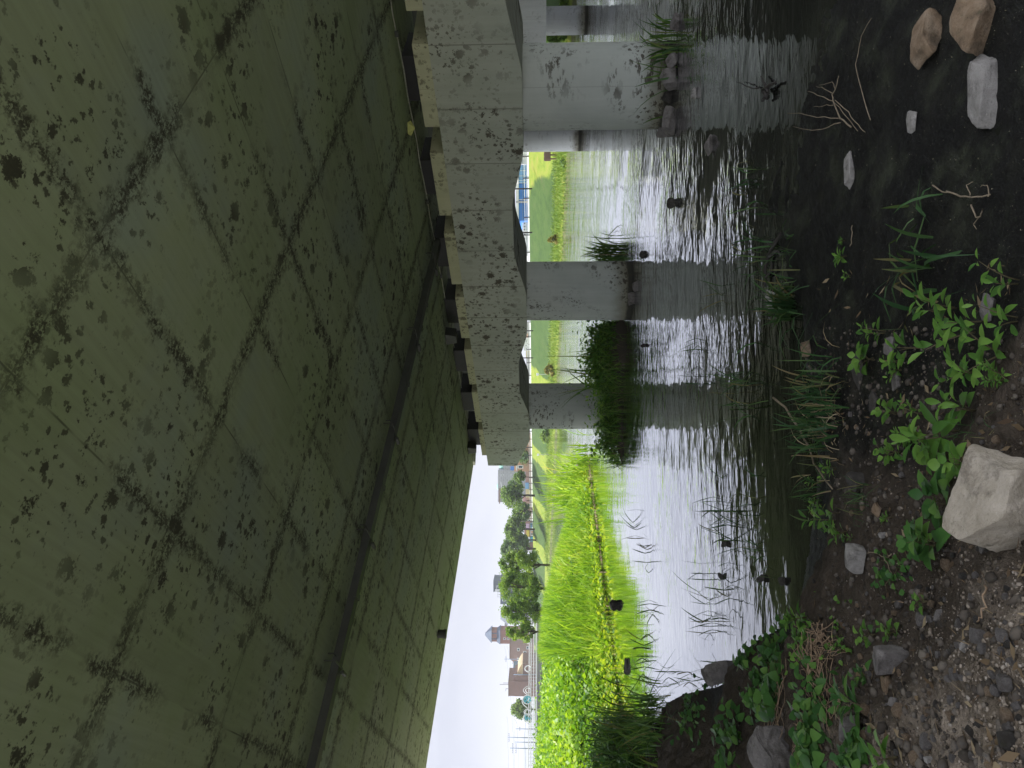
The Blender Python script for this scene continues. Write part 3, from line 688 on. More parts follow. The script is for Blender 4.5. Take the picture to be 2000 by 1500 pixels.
# ground positions on a picture grid, interpolated (fast lookup for scattering)
_gx = np.arange(1400, 2041, 16); _gy = np.arange(-40, 1541, 16)
_gp = np.array([[hit(x, y) for y in _gy] for x in _gx])
def PT(x, y):
    i = (x - 1400) / 16; j = (y + 40) / 16; i0 = int(i); j0 = int(j)
    if i0 < 0 or j0 < 0 or i0 >= len(_gx) - 1 or j0 >= len(_gy) - 1: return None
    q = _gp[i0:i0 + 2, j0:j0 + 2].reshape(4, 3)
    if np.ptp(q[:, 0]) + np.ptp(q[:, 1]) > .5: return None
    fi, fj = i - i0, j - j0
    p = (q[0] * (1 - fi) * (1 - fj) + q[1] * (1 - fi) * fj + q[2] * fi * (1 - fj) + q[3] * fi * fj)
    return np.array([p[0], p[1], hz(p[0], p[1])])
def pebmat(name, stops):
    g = G(name); n = g.noise(g.pos(), 60., 3); c = g.ramp(g.island(), stops)
    return g.done(g.bsdf(g.mix(g.mr(n, .5, .75), c, (.07, .065, .055)), .85, None, .3))
M['pebble'] = pebmat('pebbles', [(0., (.09, .072, .05)), (.45, (.20, .165, .12)), (.88, (.30, .255, .195)), (1., (.40, .36, .30))])
tag(gravel('gravel', 3600, 3, (1560, 2030), (860, 1530), .003, .013, M['pebble'], .06, lambda x, y: .06 + .94 * min(1, max(0, (x - 1640) / 300)) * min(1, max(0, (y - 880) / 330))), kind='stuff', label='loose gravel and grit scattered over the near bank soil')
M['mudspeck'] = pebmat('mud_debris', [(0., (.06, .058, .035)), (.6, (.15, .14, .085)), (1., (.30, .28, .20))])
tag(gravel('mud_debris', 1300, 4, (1480, 2030), (-20, 900), .0018, .0065, M['mudspeck'], .0, lambda x, y: .8 if x > 1560 + (y - 400) * .05 else .2), kind='stuff', label='pale specks of debris scattered over the black mud')
M['clod'] = pebmat('soil_clod', [(0., (.03, .025, .018)), (.6, (.075, .062, .046)), (1., (.15, .13, .10))])
tag(gravel('soil_clods', 2400, 6, (1420, 2030), (640, 1530), .007, .034, M['clod'], .02, lambda x, y: .8 if x < 1850 else .3), kind='stuff', label='crumbly dark clods of soil on the near bank')

# ------------------------------------------------------------------ plants
def leaf_geo(s, base, dirv, up, L, W, droop=.3, fold=.18, kind='lance'):
    """one leaf: midrib of five points with two sides"""
    d = Vector(dirv).normalized(); u = Vector(up); u = (u - d * u.dot(d)).normalized(); w = d.cross(u)
    prof = {'lance': (.02, .70, 1., .72, .0), 'round': (.25, 1., .95, .55, 0.), 'obl': (.05, .5, .95, 1., .0)}[kind]
    ts = (0., .25, .5, .78, 1.)
    mid = []; le = []; ri = []
    for t, p in zip(ts, prof):
        c = Vector(base) + d * (L * t) - u * (L * droop * t * t)
        mid.append(c); e = W * p * .5
        le.append(c + w * e + u * (e * fold * 2)); ri.append(c - w * e + u * (e * fold * 2))
    vs = mid + le + ri; n = 5
    fs = []
    for i in range(4):
        fs.append((i, i + 1, n + i + 1, n + i)); fs.append((i + 1, i, 2 * n + i, 2 * n + i + 1))
    s.add(vs, fs)
def weed(label, x, y, hgt_px, leafpx, style='pair', mat='weed', nodes=4, lean=(0, 0), name='weed_plant', group=None, seed=None, base=None, wr=.42, stems=2):
    r = random.Random(seed if seed is not None else int(x * 7 + y * 13))
    g = hit(x, y) if base is None else base; m = mpp(g); Hh = hgt_px * m * 1.15; L = leafpx * m * 1.12
    t = thing(name, label, 'plant', tuple(g), 0, group)
    st = MB(); lf = MB()
    for k in range(stems):
        a0 = r.uniform(0, 6.28); off = Vector((math.cos(a0), math.sin(a0), 0)) * (.25 * Hh * (stems > 1) * r.random())
        ax = lean[0] + r.uniform(-.25, .25) * (1 + (stems > 1)); ay = lean[1] + r.uniform(-.25, .25) * (1 + (stems > 1)); Hk = Hh * r.uniform(.75, 1.05)
        pts = [off + Vector((ax * Hk * u ** 1.6, ay * Hk * u ** 1.6, Hk * u - .01)) for u in (0, .3, .6, .85, 1.)]
        st.tube(pts, [.0035 + L * .012, .003 + L * .01, .0025 + L * .008, .002 + L * .004, .0012], 5)
        for i in range(nodes):
            u = (i + 1) / nodes; u = u ** .8
            p = off + Vector((ax * Hk * u ** 1.6, ay * Hk * u ** 1.6, Hk * u - .01))
            ang = a0 + i * 1.7
            cnt = 2 if style != 'whorl' else 4
            if i == nodes - 1: cnt += 1
            for j in range(cnt):
                an = ang + j * 6.283 / cnt + r.uniform(-.4, .4); el = r.uniform(.0, .55) + .35 * u
                d = Vector((math.cos(an) * math.cos(el), math.sin(an) * math.cos(el), math.sin(el)))
                sc_ = (1.05 - .45 * u) * r.uniform(.75, 1.15)
                kd = {'pair': 'lance', 'whorl': 'lance', 'round': 'round'}[style]
                pet = p + d * (L * (.12 if style != 'round' else .35))
                if style == 'round': st.tube([p, pet], [.0015, .0012], 4)
                leaf_geo(lf, pet, d, (0, 0, 1), L * sc_, L * sc_ * (wr if style != 'round' else .85) * r.uniform(.85, 1.15), r.uniform(.1, .5), r.uniform(.08, .25), kd)
    st.build('stem', M['stem'], t, True); lf.build('foliage', M[mat], t, True)
    return t
for a in [  # x, y of the foot, height, leaf length in picture pixels
 ('bright weed with long pointed leaves at the very bottom edge', 1992, 552, 62, 34, 'pair', 'weed', 3, (.1, .1)),
 ('small bright seedling with four leaves on the stony mud ridge', 1652, 500, 18, 22, 'whorl', 'weed', 2),
 ('tiny seedling left of the mud ridge above pale twig', 1650, 470, 10, 10, 'whorl', 'weed', 2),
 ('feathery bright green weed on the rim between mud and bank', 1730, 648, 36, 24, 'pair', 'weed', 4),
 ('rounded bright leaves on the rock rim of the bank', 1706, 700, 32, 32, 'round', 'weed', 3),
 ('upright pointed leaf sprig beside the small yellow stone', 1800, 668, 50, 44, 'pair', 'weed', 2),
 ('tall weed with pale lance leaves leaning over the mud', 1862, 610, 74, 42, 'pair', 'weed', 4),
 ('spreading weed with long lance leaves by the brown stone', 1915, 650, 80, 52, 'pair', 'weed', 4),
 ('clump of lance leaved weeds at the bottom of the picture', 1965, 690, 80, 46, 'pair', 'weed', 5),
 ('sprawling leafy weed just right of the bottom clump', 1985, 622, 60, 40, 'pair', 'weed', 3),
 ('low creeping weed with paired leaves on the soil', 1905, 728, 50, 36, 'pair', 'weed', 4),
 ('fern like weed with jagged small leaves near the bottom', 1965, 742, 40, 16, 'whorl', 'weed', 6),
 ('dark narrow leaved sprig on the damp bank', 1760, 722, 26, 22, 'pair', 'weed', 3),
 ('pale sprig with three pointed leaves on grey stones', 1760, 705, 30, 20, 'pair', 'weed', 3),
 ('small round leaved weed on the open soil of the bank', 1752, 808, 30, 24, 'round', 'weed', 3),
 ('jagged leaved seedling right of the round leaved weed', 1800, 806, 34, 22, 'pair', 'weed', 4),
 ('little fan leaved weed in the middle of the bare bank', 1785, 856, 28, 20, 'whorl', 'weed', 4),
 ('trailing seedling with rounded leaves below the fan leaved weed', 1760, 884, 32, 22, 'round', 'weed', 4),
 ('big glossy weed with upright broad pointed leaves', 1872, 842, 66, 66, 'pair', 'weed', 3),
 ('leafy shoot with long side leaves next to the glossy weed', 1905, 800, 50, 52, 'pair', 'weed', 3),
 ('broad leaved weed with round leaves above the big boulder', 1856, 892, 42, 42, 'round', 'weed', 4),
 ('trailing round leaved weed reaching the big boulder', 1905, 912, 40, 36, 'round', 'weed', 4),
 ('dark broad leaved weed pressed against the big boulder', 1868, 985, 44, 50, 'round', 'weed_dark', 4),
 ('dark toothed leaf weed beside the boulder shadow', 1840, 1068, 54, 40, 'round', 'weed_dark', 6),
 ('bright lobed leaf weed below the boulder shadow', 1822, 1060, 30, 30, 'round', 'weed', 4),
 ('light green weed with pointed leaf pairs at the waterline', 1640, 1012, 50, 34, 'pair', 'weed', 4),
 ('paired leaf sprig under the waterline weed', 1655, 1042, 30, 24, 'pair', 'weed', 4),
 ('tiny rosette of leaves in the shallow edge of the water', 1604, 984, 18, 16, 'whorl', 'weed', 3),
 ('small bright sprig by the stick in the shallows', 1632, 914, 26, 16, 'whorl', 'weed', 3),
 ('little two leaf seedling on dark stones near the water', 1592, 940, 16, 14, 'pair', 'weed', 3),
 ('star shaped bright green weed overhanging the left water edge', 1580, 1205, 40, 26, 'whorl', 'weed', 4),
 ('lobed leaf weed among the grey cobbles', 1755, 1232, 26, 20, 'round', 'weed', 4),
 ('drooping yellow green leaf on the dark bank soil', 1712, 1235, 26, 26, 'round', 'weed', 2),
 ('fresh round leaved weed beside the loose cobbles', 1815, 1175, 20, 20, 'round', 'weed', 2),
 ('broad plantain like weed with long dark leaves', 1690, 1380, 40, 52, 'pair', 'weed_dark', 4),
 ('bright dock leaves at the bottom left corner', 1750, 1488, 36, 62, 'pair', 'weed', 3),
 ('low dark leafed weed in the bank below the boulder', 1700, 1322, 22, 22, 'round', 'weed_dark', 3),
 ('small clover like weed by the path edge gravel', 1742, 1010, 16, 14, 'whorl', 'weed', 2),
 ('sparse seedling pair above the white chip', 1668, 1052, 16, 12, 'pair', 'weed', 2),
 ('thin sprig in mud beside the stony ridge', 1662, 540, 14, 12, 'pair', 'weed', 2)]:
    weed(*a)
def ivy(label, x, y, n, rx, ry, leafpx, seed, mat='weed_dark', hang=.0):
    n = int(n * 1.5); leafpx *= .78; g = hit(x, y); m = mpp(g); r = random.Random(seed)
    t = thing('ivy_patch', label, 'ivy', tuple(g), 0); lf = MB(); st = MB(); L = leafpx * m
    for k in range(max(3, n // 14)):
        p = Vector((0, 0, 0)); a = r.uniform(0, 6.28); pts = []
        for i in range(7):
            q = np.array(g) + np.array(p); z = max(hz(q[0], q[1]), .0) - g[2]
            pts.append(Vector((p.x, p.y, z + L * .5)))
            a += r.uniform(-.5, .5); st_ = rx * m / 5; p = p + Vector((math.cos(a) * st_, math.sin(a) * st_, 0))
        st.tube(pts, .0025, 4)
    for i in range(n):
        u = r.gauss(0, .42); w = r.gauss(0, .42)
        q = np.array(g) + Rt * (u * ry * m) + Fh * (w * rx * m * 2.2); z = max(hz(q[0], q[1]), 0.)
        p = Vector((q[0] - g[0], q[1] - g[1], z - g[2] + L * r.uniform(.15, 1.3)))
        an = r.uniform(0, 6.28); d = Vector((math.cos(an), math.sin(an), r.uniform(-.5, .3)))
        nrm = Vector((-Fh[0] * .6 + r.uniform(-.5, .5), -Fh[1] * .6 + r.uniform(-.5, .5), 1))
        leaf_geo(lf, p, d, nrm, L * r.uniform(.6, 1.15), L * r.uniform(.55, 1.), r.uniform(.05, .4), r.uniform(.02, .15), 'round')
    st.build('stem', M['stem'], t, True); lf.build('foliage', M[mat], t, True)
    return t
for a in [
 ('ivy cascading over the bank lip beside the round grey stone', 1515, 1296, 90, 50, 80, 24, 1),
 ('dark ivy leaves hanging at the lip of the bank above the water', 1492, 1352, 60, 34, 60, 26, 2),
 ('spray of ivy leaves reaching out over the bright water', 1462, 1282, 22, 16, 34, 24, 3),
 ('mat of dark ivy at the left edge next to the concrete block', 1598, 1452, 130, 50, 70, 34, 4),
 ('ivy trailing down the bank between hanging roots', 1520, 1360, 50, 46, 46, 36, 5),
 ('patch of small leaved ivy on the upper bank', 1560, 1262, 60, 40, 60, 18, 6, 'weed'),
 ('ivy leaves scattered under the root tangle', 1600, 1345, 40, 50, 50, 26, 7),
 ('ivy at the very left edge of the bank above the block', 1440, 1440, 60, 50, 60, 26, 8),
 ('low ivy on the soil below the mat near the left edge', 1688, 1470, 50, 30, 60, 34, 9),
 ('small bright leaves on the dark soil above the cobbles', 1640, 1240, 34, 40, 60, 14, 10, 'weed'),
 ('sparse little leaves on the bank crest toward the trees', 1350, 1395, 70, 50, 50, 16, 11),
 ('thin leaves creeping along the bank under the boulder side', 1760, 1110, 40, 40, 60, 20, 12)]:
    ivy(*a)

def blades(n, base_fn, h0, h1, wd, lean, seed, seg=4, bend=1., pw=1.8):
    r = np.random.default_rng(seed); B = base_fn(r, n); n = len(B)
    h = r.uniform(h0, h1, n); az = r.uniform(0, 2 * np.pi, n); ln = np.abs(r.normal(0, lean, n)) + .05
    ws = r.uniform(.6, 1.2, n) * wd; fa = r.uniform(0, 2 * np.pi, n)
    dirx = np.cos(az); diry = np.sin(az); wx = np.cos(fa); wy = np.sin(fa)
    vs = []
    for i in range(seg + 1):
        t = i / seg; out = h * ln * t ** pw; z = h * t * np.sqrt(np.clip(1 - (ln * t * .6) ** 2, .15, 1)) - bend * h * np.clip(ln - .5, 0, 1) * t ** 3 * .9
        cx = B[:, 0] + dirx * out; cy = B[:, 1] + diry * out; cz = B[:, 2] + z
        k = ws * float(np.interp(t, [0, .33, .66, 1.], [.55, 1., .75, .08])) * .5
        vs.append(np.stack([cx - wx * k, cy - wy * k, cz], 1)); vs.append(np.stack([cx + wx * k, cy + wy * k, cz], 1))
    V = np.stack(vs, 1).reshape(-1, 3); m_ = 2 * (seg + 1)
    f = np.array([[2 * i, 2 * i + 1, 2 * i + 3, 2 * i + 2] for i in range(seg)])
    FF = (np.arange(n)[:, None, None] * m_ + f[None]).reshape(-1, 4)
    return V, FF
def tuft(label, x, y, n, lenpx, spread, mat, seed, lean=.5, wpx=5, name='grass_tuft', cat='grass', group=None, push=(0, 0), base=None, pw=1.8):
    g = hit(x, y) if base is None else base; m = mpp(g)
    def bf(r, n):
        p = np.zeros((n, 3)); a = r.normal(0, spread * m * .5, (n, 2)); p[:, 0] = a[:, 0]; p[:, 1] = a[:, 1]; return p
    V, f = blades(n, bf, lenpx * m * .45, lenpx * m * 1.1, wpx * m, lean, seed, pw=pw, bend=1. if pw > 1.5 else .2)
    V[:, 0] += push[0] * np.clip(V[:, 2], 0, None); V[:, 1] += push[1] * np.clip(V[:, 2], 0, None)
    o = link(name, np_mesh(name, V, f), M[mat]); o.location = tuple(g)
    return tag(o, label, cat, group)
P_ = lambda k: (Rt[0] * k, Rt[1] * k)
tuft('grass tuft toppled from the mossy stone into the black mud', 1545, 600, 70, 100, 34, 'grassblade', 1, .9, 6, push=(-Fh[0] * .9, -Fh[1] * .9))
tuft('wide tuft of grass and dry blades growing in the shallow edge', 1612, 800, 150, 86, 90, 'grassblade', 2, .75, 5)
tuft('dry straw tangled into the wide tuft at the shallow edge', 1622, 822, 60, 60, 90, 'deadgrass', 3, 1.1, 3)
tuft('sparse tuft of long curling blades on the black mud', 1800, 500, 30, 120, 110, 'grassblade', 4, 1.1, 9)
tuft('dark grass clump growing from rubble at the big column', 1308, 118, 90, 80, 80, 'reed_shade', 5, .7, 5)
tuft('dark grass tuft on the near side of the middle column', 1205, 498, 120, 70, 34, 'reed_shade', 6, .6, 3)
tuft('thin grass along the waterline by the stick end', 1600, 960, 40, 60, 80, 'grassblade', 7, .9, 4)
tuft('short grass at the water edge in front of dark reflections', 1480, 470, 26, 80, 90, 'grassblade', 8, 1., 4)
tuft('wispy grass beside the mud ridge', 1545, 500, 18, 60, 60, 'grassblade', 9, 1., 4)
tuft('grass sprouting between boulder weeds and the soil', 1895, 870, 40, 44, 80, 'grassblade', 10, .9, 2)
tuft('fine grass near the small brown waterline stone', 1690, 985, 40, 50, 50, 'grassblade', 11, .9, 2)
tuft('dark grass hanging from the left bank toward the sunlit shore', 1290, 1420, 160, 90, 90, 'reed_shade', 12, .7, 4)
tuft('thin green blades below the floating reeds', 1462, 770, 22, 80, 60, 'grassblade', 13, .8, 4)
tuft('coil of bright grass in the shallow dark water', 1462, 352, 16, 50, 30, 'grassblade', 14, 1.2, 4)
tuft('long leaning grass tuft in the dark shade at the left shore', 1240, 1468, 260, 110, 90, 'reed_shade', 15, .7, 4)

# litter of dry leaves and straw on the bank
r_l = np.random.default_rng(77); LP = []
while len(LP) < 420:
    q = PT(r_l.uniform(1500, 2020), r_l.uniform(500, 1520))
    if q is not None and q[2] > .03: LP.append(q + np.array([0, 0, .012]))
LP = np.array(LP); n_ = len(LP); az_ = r_l.uniform(0, 6.28, n_); ln_ = r_l.uniform(.012, .05, n_); wd_ = np.where(r_l.random(n_) < .5, .0022, ln_ * .35)
t_ = np.stack([np.cos(az_), np.sin(az_), r_l.normal(0, .25, n_)], 1) * ln_[:, None]; b_l = np.stack([-np.sin(az_), np.cos(az_), r_l.normal(0, .3, n_)], 1) * wd_[:, None]
LV = np.stack([LP - t_, LP + b_l, LP + t_ + np.array([0, 0, .006]), LP - b_l], 1).reshape(-1, 3)
M['litter'] = leafmat('dry_leaf_litter', [(0., (.07, .045, .025)), (.5, (.17, .12, .065)), (1., (.34, .27, .16))], .15, .8)
tag(link('leaf_litter', np_mesh('leaf_litter', LV, np.arange(n_ * 4).reshape(-1, 4)), M['litter']), kind='stuff', label='dry leaves and straw littered over the near bank')
# reeds and floating weed in the river
for i, (x, y, n, l, sp, lb) in enumerate([
 (1425, 1035, 46, 66, 70, 'raft of dark broken reeds floating in the bright water'), (1478, 1050, 40, 44, 90, 'reeds tangled with dark reflections close to the shore'), (1395, 1010, 22, 60, 40, 'leaning reeds at the outer end of the reed raft'),
 (1378, 1168, 26, 70, 60, 'tall sparse reeds standing left of the reed raft'), (1425, 1150, 22, 56, 40, 'leafy stalk with small leaves in the water near the weeds'), (1395, 1215, 20, 50, 50, 'low reed stems in open bright water nearer the bank'),
 (1270, 1190, 14, 40, 30, 'dark little reeds off the sunlit bar'), (1262, 1250, 14, 36, 60, 'row of thin dark stems in the calm water'), (1255, 1285, 18, 40, 40, 'knot of dark stems near the left green reflections'),
 (1300, 1330, 16, 40, 60, 'broken stems lying on the calm water by the left shore'), (1240, 1020, 16, 40, 40, 'bare twigs standing in the bright calm water'), (1262, 1075, 18, 34, 40, 'thin dry stems in the calm water'),
 (1366, 705, 22, 60, 60, 'thin reeds in the rippled water past the middle column'), (1402, 585, 16, 60, 40, 'green blades floating in the column reflection'), (1440, 770, 20, 70, 50, 'long green blades lying on the dark water'),
 (1345, 1320, 14, 46, 30, 'fan of curved blades by the round grey stone'), (1320, 1410, 22, 44, 50, 'thin weeds where the left shore meets the calm water'), (1230, 1440, 30, 60, 60, 'dark stems rising from the green reflections at the left')]):
    tuft(lb, x, y, max(5, int(n * .5)), l * .8, sp, 'grassblade', 200 + i, .8, 2.8, 'water_reeds', 'reeds', 'broken reeds standing in the river', pw=1.15)

# sticks, roots, litter
def branch(name, label, pts_px, r0, r1, mat, cat='branch', lift=.02, parent=None, seed=1):
    r = random.Random(seed); P = [hit(x, y) for x, y in pts_px]
    o0 = P[0]; s = MB()
    pts = [Vector((p[0] - o0[0], p[1] - o0[1], p[2] - o0[2] + lift + .01 * r.random())) for p in P]
    full = []
    for i in range(len(pts) - 1):
        for k in range(3): full.append(pts[i].lerp(pts[i + 1], k / 3) + Vector((r.uniform(-1, 1), r.uniform(-1, 1), r.uniform(-1, 1))) * .006)
    full.append(pts[-1]); n = len(full)
    s.tube(full, [r0 + (r1 - r0) * i / (n - 1) for i in range(n)], 6)
    return s, o0
def stick(name, label, lines, mat, cat, lift=.03, seed=1):
    s, o0 = None, None
    S = MB(); 
    for i, (pp, r0, r1) in enumerate(lines):
        b, oo = branch(name, label, pp, r0, r1, mat, cat, lift, seed=seed + i)
        if o0 is None: o0 = oo
        off = oo - o0
        S.add([(v[0] + off[0], v[1] + off[1], v[2] + off[2]) for v in b.v], b.f)
    o = S.build(name, M[mat], None, True); o.location = tuple(o0); return tag(o, label, cat)
stick('dead_branch', 'bleached dead branch with many bare twigs lying on black mud', [
 ([(1675, 246), (1655, 230), (1642, 200), (1640, 185), (1648, 165), (1652, 148)], .007, .003), ([(1640, 198), (1620, 190), (1590, 178)], .004, .002), ([(1652, 230), (1610, 229), (1575, 222), (1550, 221)], .004, .002),
 ([(1656, 238), (1620, 252), (1590, 254), (1560, 247)], .004, .002), ([(1643, 196), (1670, 220), (1690, 245), (1704, 258)], .004, .002), ([(1640, 185), (1622, 172), (1605, 168)], .003, .0015), ([(1644, 175), (1640, 160), (1612, 166)], .003, .0015), ([(1645, 200), (1670, 232), (1690, 256)], .003, .002), ([(1641, 205), (1620, 206), (1603, 208)], .003, .0015)], 'twig', 'branch', .05, 3)
stick('thin_stick', 'long thin straight stick on the black mud beyond the dead branch', [([(1705, 235), (1690, 180), (1680, 125), (1690, 70), (1708, 35)], .004, .002)], 'twig', 'stick', .02, 13)
stick('root_piece', 'pale forked root lying on the mud at the lower right', [([(1858, 374), (1885, 382), (1920, 384), (1942, 380)], .006, .004), ([(1905, 384), (1900, 360), (1908, 355)], .004, .002), ([(1940, 382), (1940, 360), (1925, 365)], .004, .002), ([(1905, 400), (1918, 425), (1930, 410), (1910, 436), (1915, 448)], .005, .002), ([(1830, 362), (1850, 372), (1870, 377)], .005, .003)], 'twig', 'root', .02, 23)
stick('driftwood_stick', 'bent stick reaching from the shallow water over the grass to the weeds', [([(1521, 776), (1545, 795), (1572, 835), (1590, 870), (1602, 905), (1620, 930), (1640, 955)], .012, .006)], 'twig', 'stick', .05, 33)
stick('snag', 'dark snag of wet wood with twigs standing in dark water', [([(1508, 190), (1500, 175), (1515, 165), (1525, 160)], .03, .012), ([(1495, 150), (1505, 165), (1510, 180)], .012, .02), ([(1490, 172), (1478, 172), (1462, 166), (1446, 160)], .012, .004), ([(1500, 195), (1512, 182)], .02, .01)], 'wetwood', 'driftwood', .05, 43)
stick('snag', 'black root snag curling along the mud edge below bright ripples', [([(1500, 560), (1502, 520), (1510, 490), (1525, 470), (1533, 455)], .02, .012), ([(1510, 500), (1525, 488), (1530, 500)], .016, .01), ([(1502, 540), (1515, 530), (1512, 510)], .012, .008), ([(1500, 470), (1515, 478), (1528, 460)], .012, .008)], 'wetwood', 'driftwood', .03, 53)
stick('twig', 'short pale twig on the mud ridge', [([(1666, 482), (1671, 460), (1672, 440)], .004, .003)], 'twig', 'twig', .02, 63)
stick('twig', 'white twig lying in the shallow dark water', [([(1548, 890), (1572, 890)], .005, .004)], 'root', 'twig', .01, 64)
stick('twig', 'thin dry twigs on the dark soil left of the boulder', [([(1750, 1082), (1740, 1090), (1715, 1080), (1698, 1080)], .004, .002), ([(1735, 1088), (1742, 1105), (1750, 1120)], .003, .002)], 'twig', 'twig', .02, 65)
stick('twig', 'short straw coloured twig on the dark upper bank', [([(1746, 1176), (1772, 1177)], .004, .003)], 'root', 'twig', .015, 66)
stick('twig', 'dry reddish root strand crossing the gravel slope', [([(1935, 1143), (1932, 1160), (1936, 1185), (1928, 1205), (1920, 1215)], .004, .003)], 'root', 'twig', .015, 67)
stick('log', 'dark log end jutting from the shaded left shore', [([(1272, 1428), (1290, 1422)], .09, .08)], 'wetwood', 'log', .08, 68)
def roots(label, x0, y0, x1, y1, n, seed, wander=24):
    r = random.Random(seed); L = []
    for i in range(n):
        x = x0 + r.gauss(0, wander * .5); y = y0 + r.gauss(0, wander * .5); pp = []
        k = 6
        for j in range(k):
            t = j / (k - 1); pp.append((x + (x1 - x0) * t + r.gauss(0, wander * .45), y + (y1 - y0) * t + r.gauss(0, wander * .45)))
        L.append((pp, r.uniform(.002, .0045), .0012))
    return stick('root_tangle', label, L, 'root', 'roots', .025, seed * 31)
roots('tangle of thin pale roots across the ivy on the left bank', 1590, 1245, 1625, 1385, 26, 1, 30)
roots('bundle of pale roots hanging down the eroded bank face', 1520, 1290, 1512, 1460, 16, 2, 16)
roots('loose root strands curling over the soil above the cobbles', 1600, 1235, 1640, 1265, 10, 3, 22)
roots('pale roots trailing beside the ivy mat at the left edge', 1575, 1400, 1565, 1480, 10, 4, 14)
# ------------------------------------------------------------------ sunlit bar and shaded islet
def bar_pts(n, d0, d1, y0, y1, lo, hi):
    def fn(r, _n):
        d = d0 * (d1 / d0) ** r.random(n * 3); y = r.uniform(y0, y1, n * 3)
        k = d / 1.0; p = EYE[None] * 0 + Fh[None] * d[:, None] + Rt[None] * ((750 - y) / F * d)[:, None]
        ds = p[:, 0] - shore(p[:, 1]); keep = (ds < -lo) & (ds > -hi) & (p[:, 1] > 15.)
        p = p[keep][:n]; p[:, 2] = hgt(p[:, 0], p[:, 1]) - .02; return p
    return fn
def stuff(name, V, f, mat, label): return tag(link(name, np_mesh(name, V, f), M[mat]), label, kind='stuff')
def by_inland(V, seg, k0, k1, far):   # plants grow taller away from the waterline
    m_ = 2 * (seg + 1); Q = V.reshape(-1, m_, 3); base = Q[:, :1].copy(); inl = shore(base[:, 0, 1]) - base[:, 0, 0]
    k = np.clip(k0 + (k1 - k0) * inl / far, k0, k1)[:, None, None]
    Q[:] = base + (Q - base) * np.concatenate([np.ones_like(k) * np.maximum(k, .7), np.ones_like(k) * np.maximum(k, .7), k], 2); return V
V, f = blades(21000, bar_pts(21000, 19, 80, 880, 1280, 1.2, 60), .5, 1.45, .07, .5, 301, 3); V = by_inland(V, 3, .24, 1.1, 7.)
stuff('tall_grass', V, f, 'bar_grass', 'tall bright green grass covering the sunlit bar')
V, f = blades(13000, bar_pts(13000, 18, 45, 890, 1540, -.08, 4.6), .15, .5, .06, .6, 302, 3); V = by_inland(V, 3, .4, 1., 4.)
stuff('short_grass', V, f, 'bar_grass', 'short yellow green grass along the edge of the sunlit bar')
V, f = blades(3000, bar_pts(3000, 16, 42, 890, 1530, -.12, .5), .06, .28, .04, 1.2, 303, 3)
stuff('dry_reed_litter', V, f, 'deadgrass', 'bleached reed litter along the waterline of the sunlit bar')
def leaf_cards(P, r, s0, s1, up=.6):
    n = len(P); s = r.uniform(s0, s1, n)
    nx = r.normal(size=(n, 3)); nx[:, 2] = np.abs(nx[:, 2]) + up; nx /= np.linalg.norm(nx, axis=1)[:, None]
    t = np.cross(nx, r.normal(size=(n, 3))); t /= np.linalg.norm(t, axis=1)[:, None]; b = np.cross(nx, t)
    s = s[:, None]; V = np.stack([P - t * s * .5, P + b * s * .34 + nx * s * .08, P + t * s * .55 - nx * s * .1, P - b * s * .34 + nx * s * .08], 1).reshape(-1, 3)
    return V, np.arange(n * 4).reshape(-1, 4)
r_ = np.random.default_rng(304)
P = bar_pts(64000, 14, 66, 940, 1560, .2, 60)(r_, 64000)
cl = fbm(P[:, 0] * .55, P[:, 1] * .55, 51, 4); P[:, 2] += np.abs(r_.normal(0, .25, len(P))) * (.3 + .7 * sstep(-(P[:, 0] - shore(P[:, 1])), 1., 8)) + np.clip(cl + .25, 0, 1) * 1.0 * sstep(-(P[:, 0] - shore(P[:, 1])), 1., 8)
V, f = leaf_cards(P, r_, .10, .27)
stuff('leafy_ground_cover', V, f, 'bar_leaf', 'dense leafy creeper covering the left part of the sunlit bar')
P = bar_pts(6000, 10.5, 24, 1390, 1560, .1, 12)(r_, 6000); P = P[P[:, 1] < 24]
P[:, 2] += np.abs(r_.normal(0, .3, len(P)))
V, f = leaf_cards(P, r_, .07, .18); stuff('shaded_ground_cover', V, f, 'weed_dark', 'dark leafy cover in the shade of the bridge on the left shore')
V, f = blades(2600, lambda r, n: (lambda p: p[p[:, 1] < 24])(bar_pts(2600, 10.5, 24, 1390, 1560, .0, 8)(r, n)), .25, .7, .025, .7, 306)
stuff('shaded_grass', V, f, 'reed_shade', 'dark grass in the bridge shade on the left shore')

P = bar_pts(11000, 18, 45, 890, 1540, .05, 4.2)(r_, 11000); P[:, 2] += np.abs(r_.normal(0, .10, len(P))) + .04
V, f = leaf_cards(P, r_, .07, .20, 1.); stuff('low_herbs', V, f, 'bar_yellow', 'low yellow green herbs along the edge of the sunlit bar')
for i, (y, d, n, h, lb) in enumerate(((905, 33.6, 60, 46, 'feathery grass clump at the very tip of the sunlit bar'), (925, 34.5, 90, 62, 'second grass clump from the tip of the sunlit bar, leaning over the river'), (948, 35.5, 110, 78, 'tall bright grass clump a little inland from the tip of the sunlit bar'), (972, 37., 120, 84, 'tallest bright grass clump near the tip of the sunlit bar'))):
    q = PD(1150, y, d); tuft(lb, 1150, y, n, h, 46, 'bar_grass', 500 + i, .55, 3.4, 'grass_clump', 'grass', 'bright grass clumps at the tip of the bar', base=np.array([q[0], q[1], max(0., hz(q[0], q[1]))]))
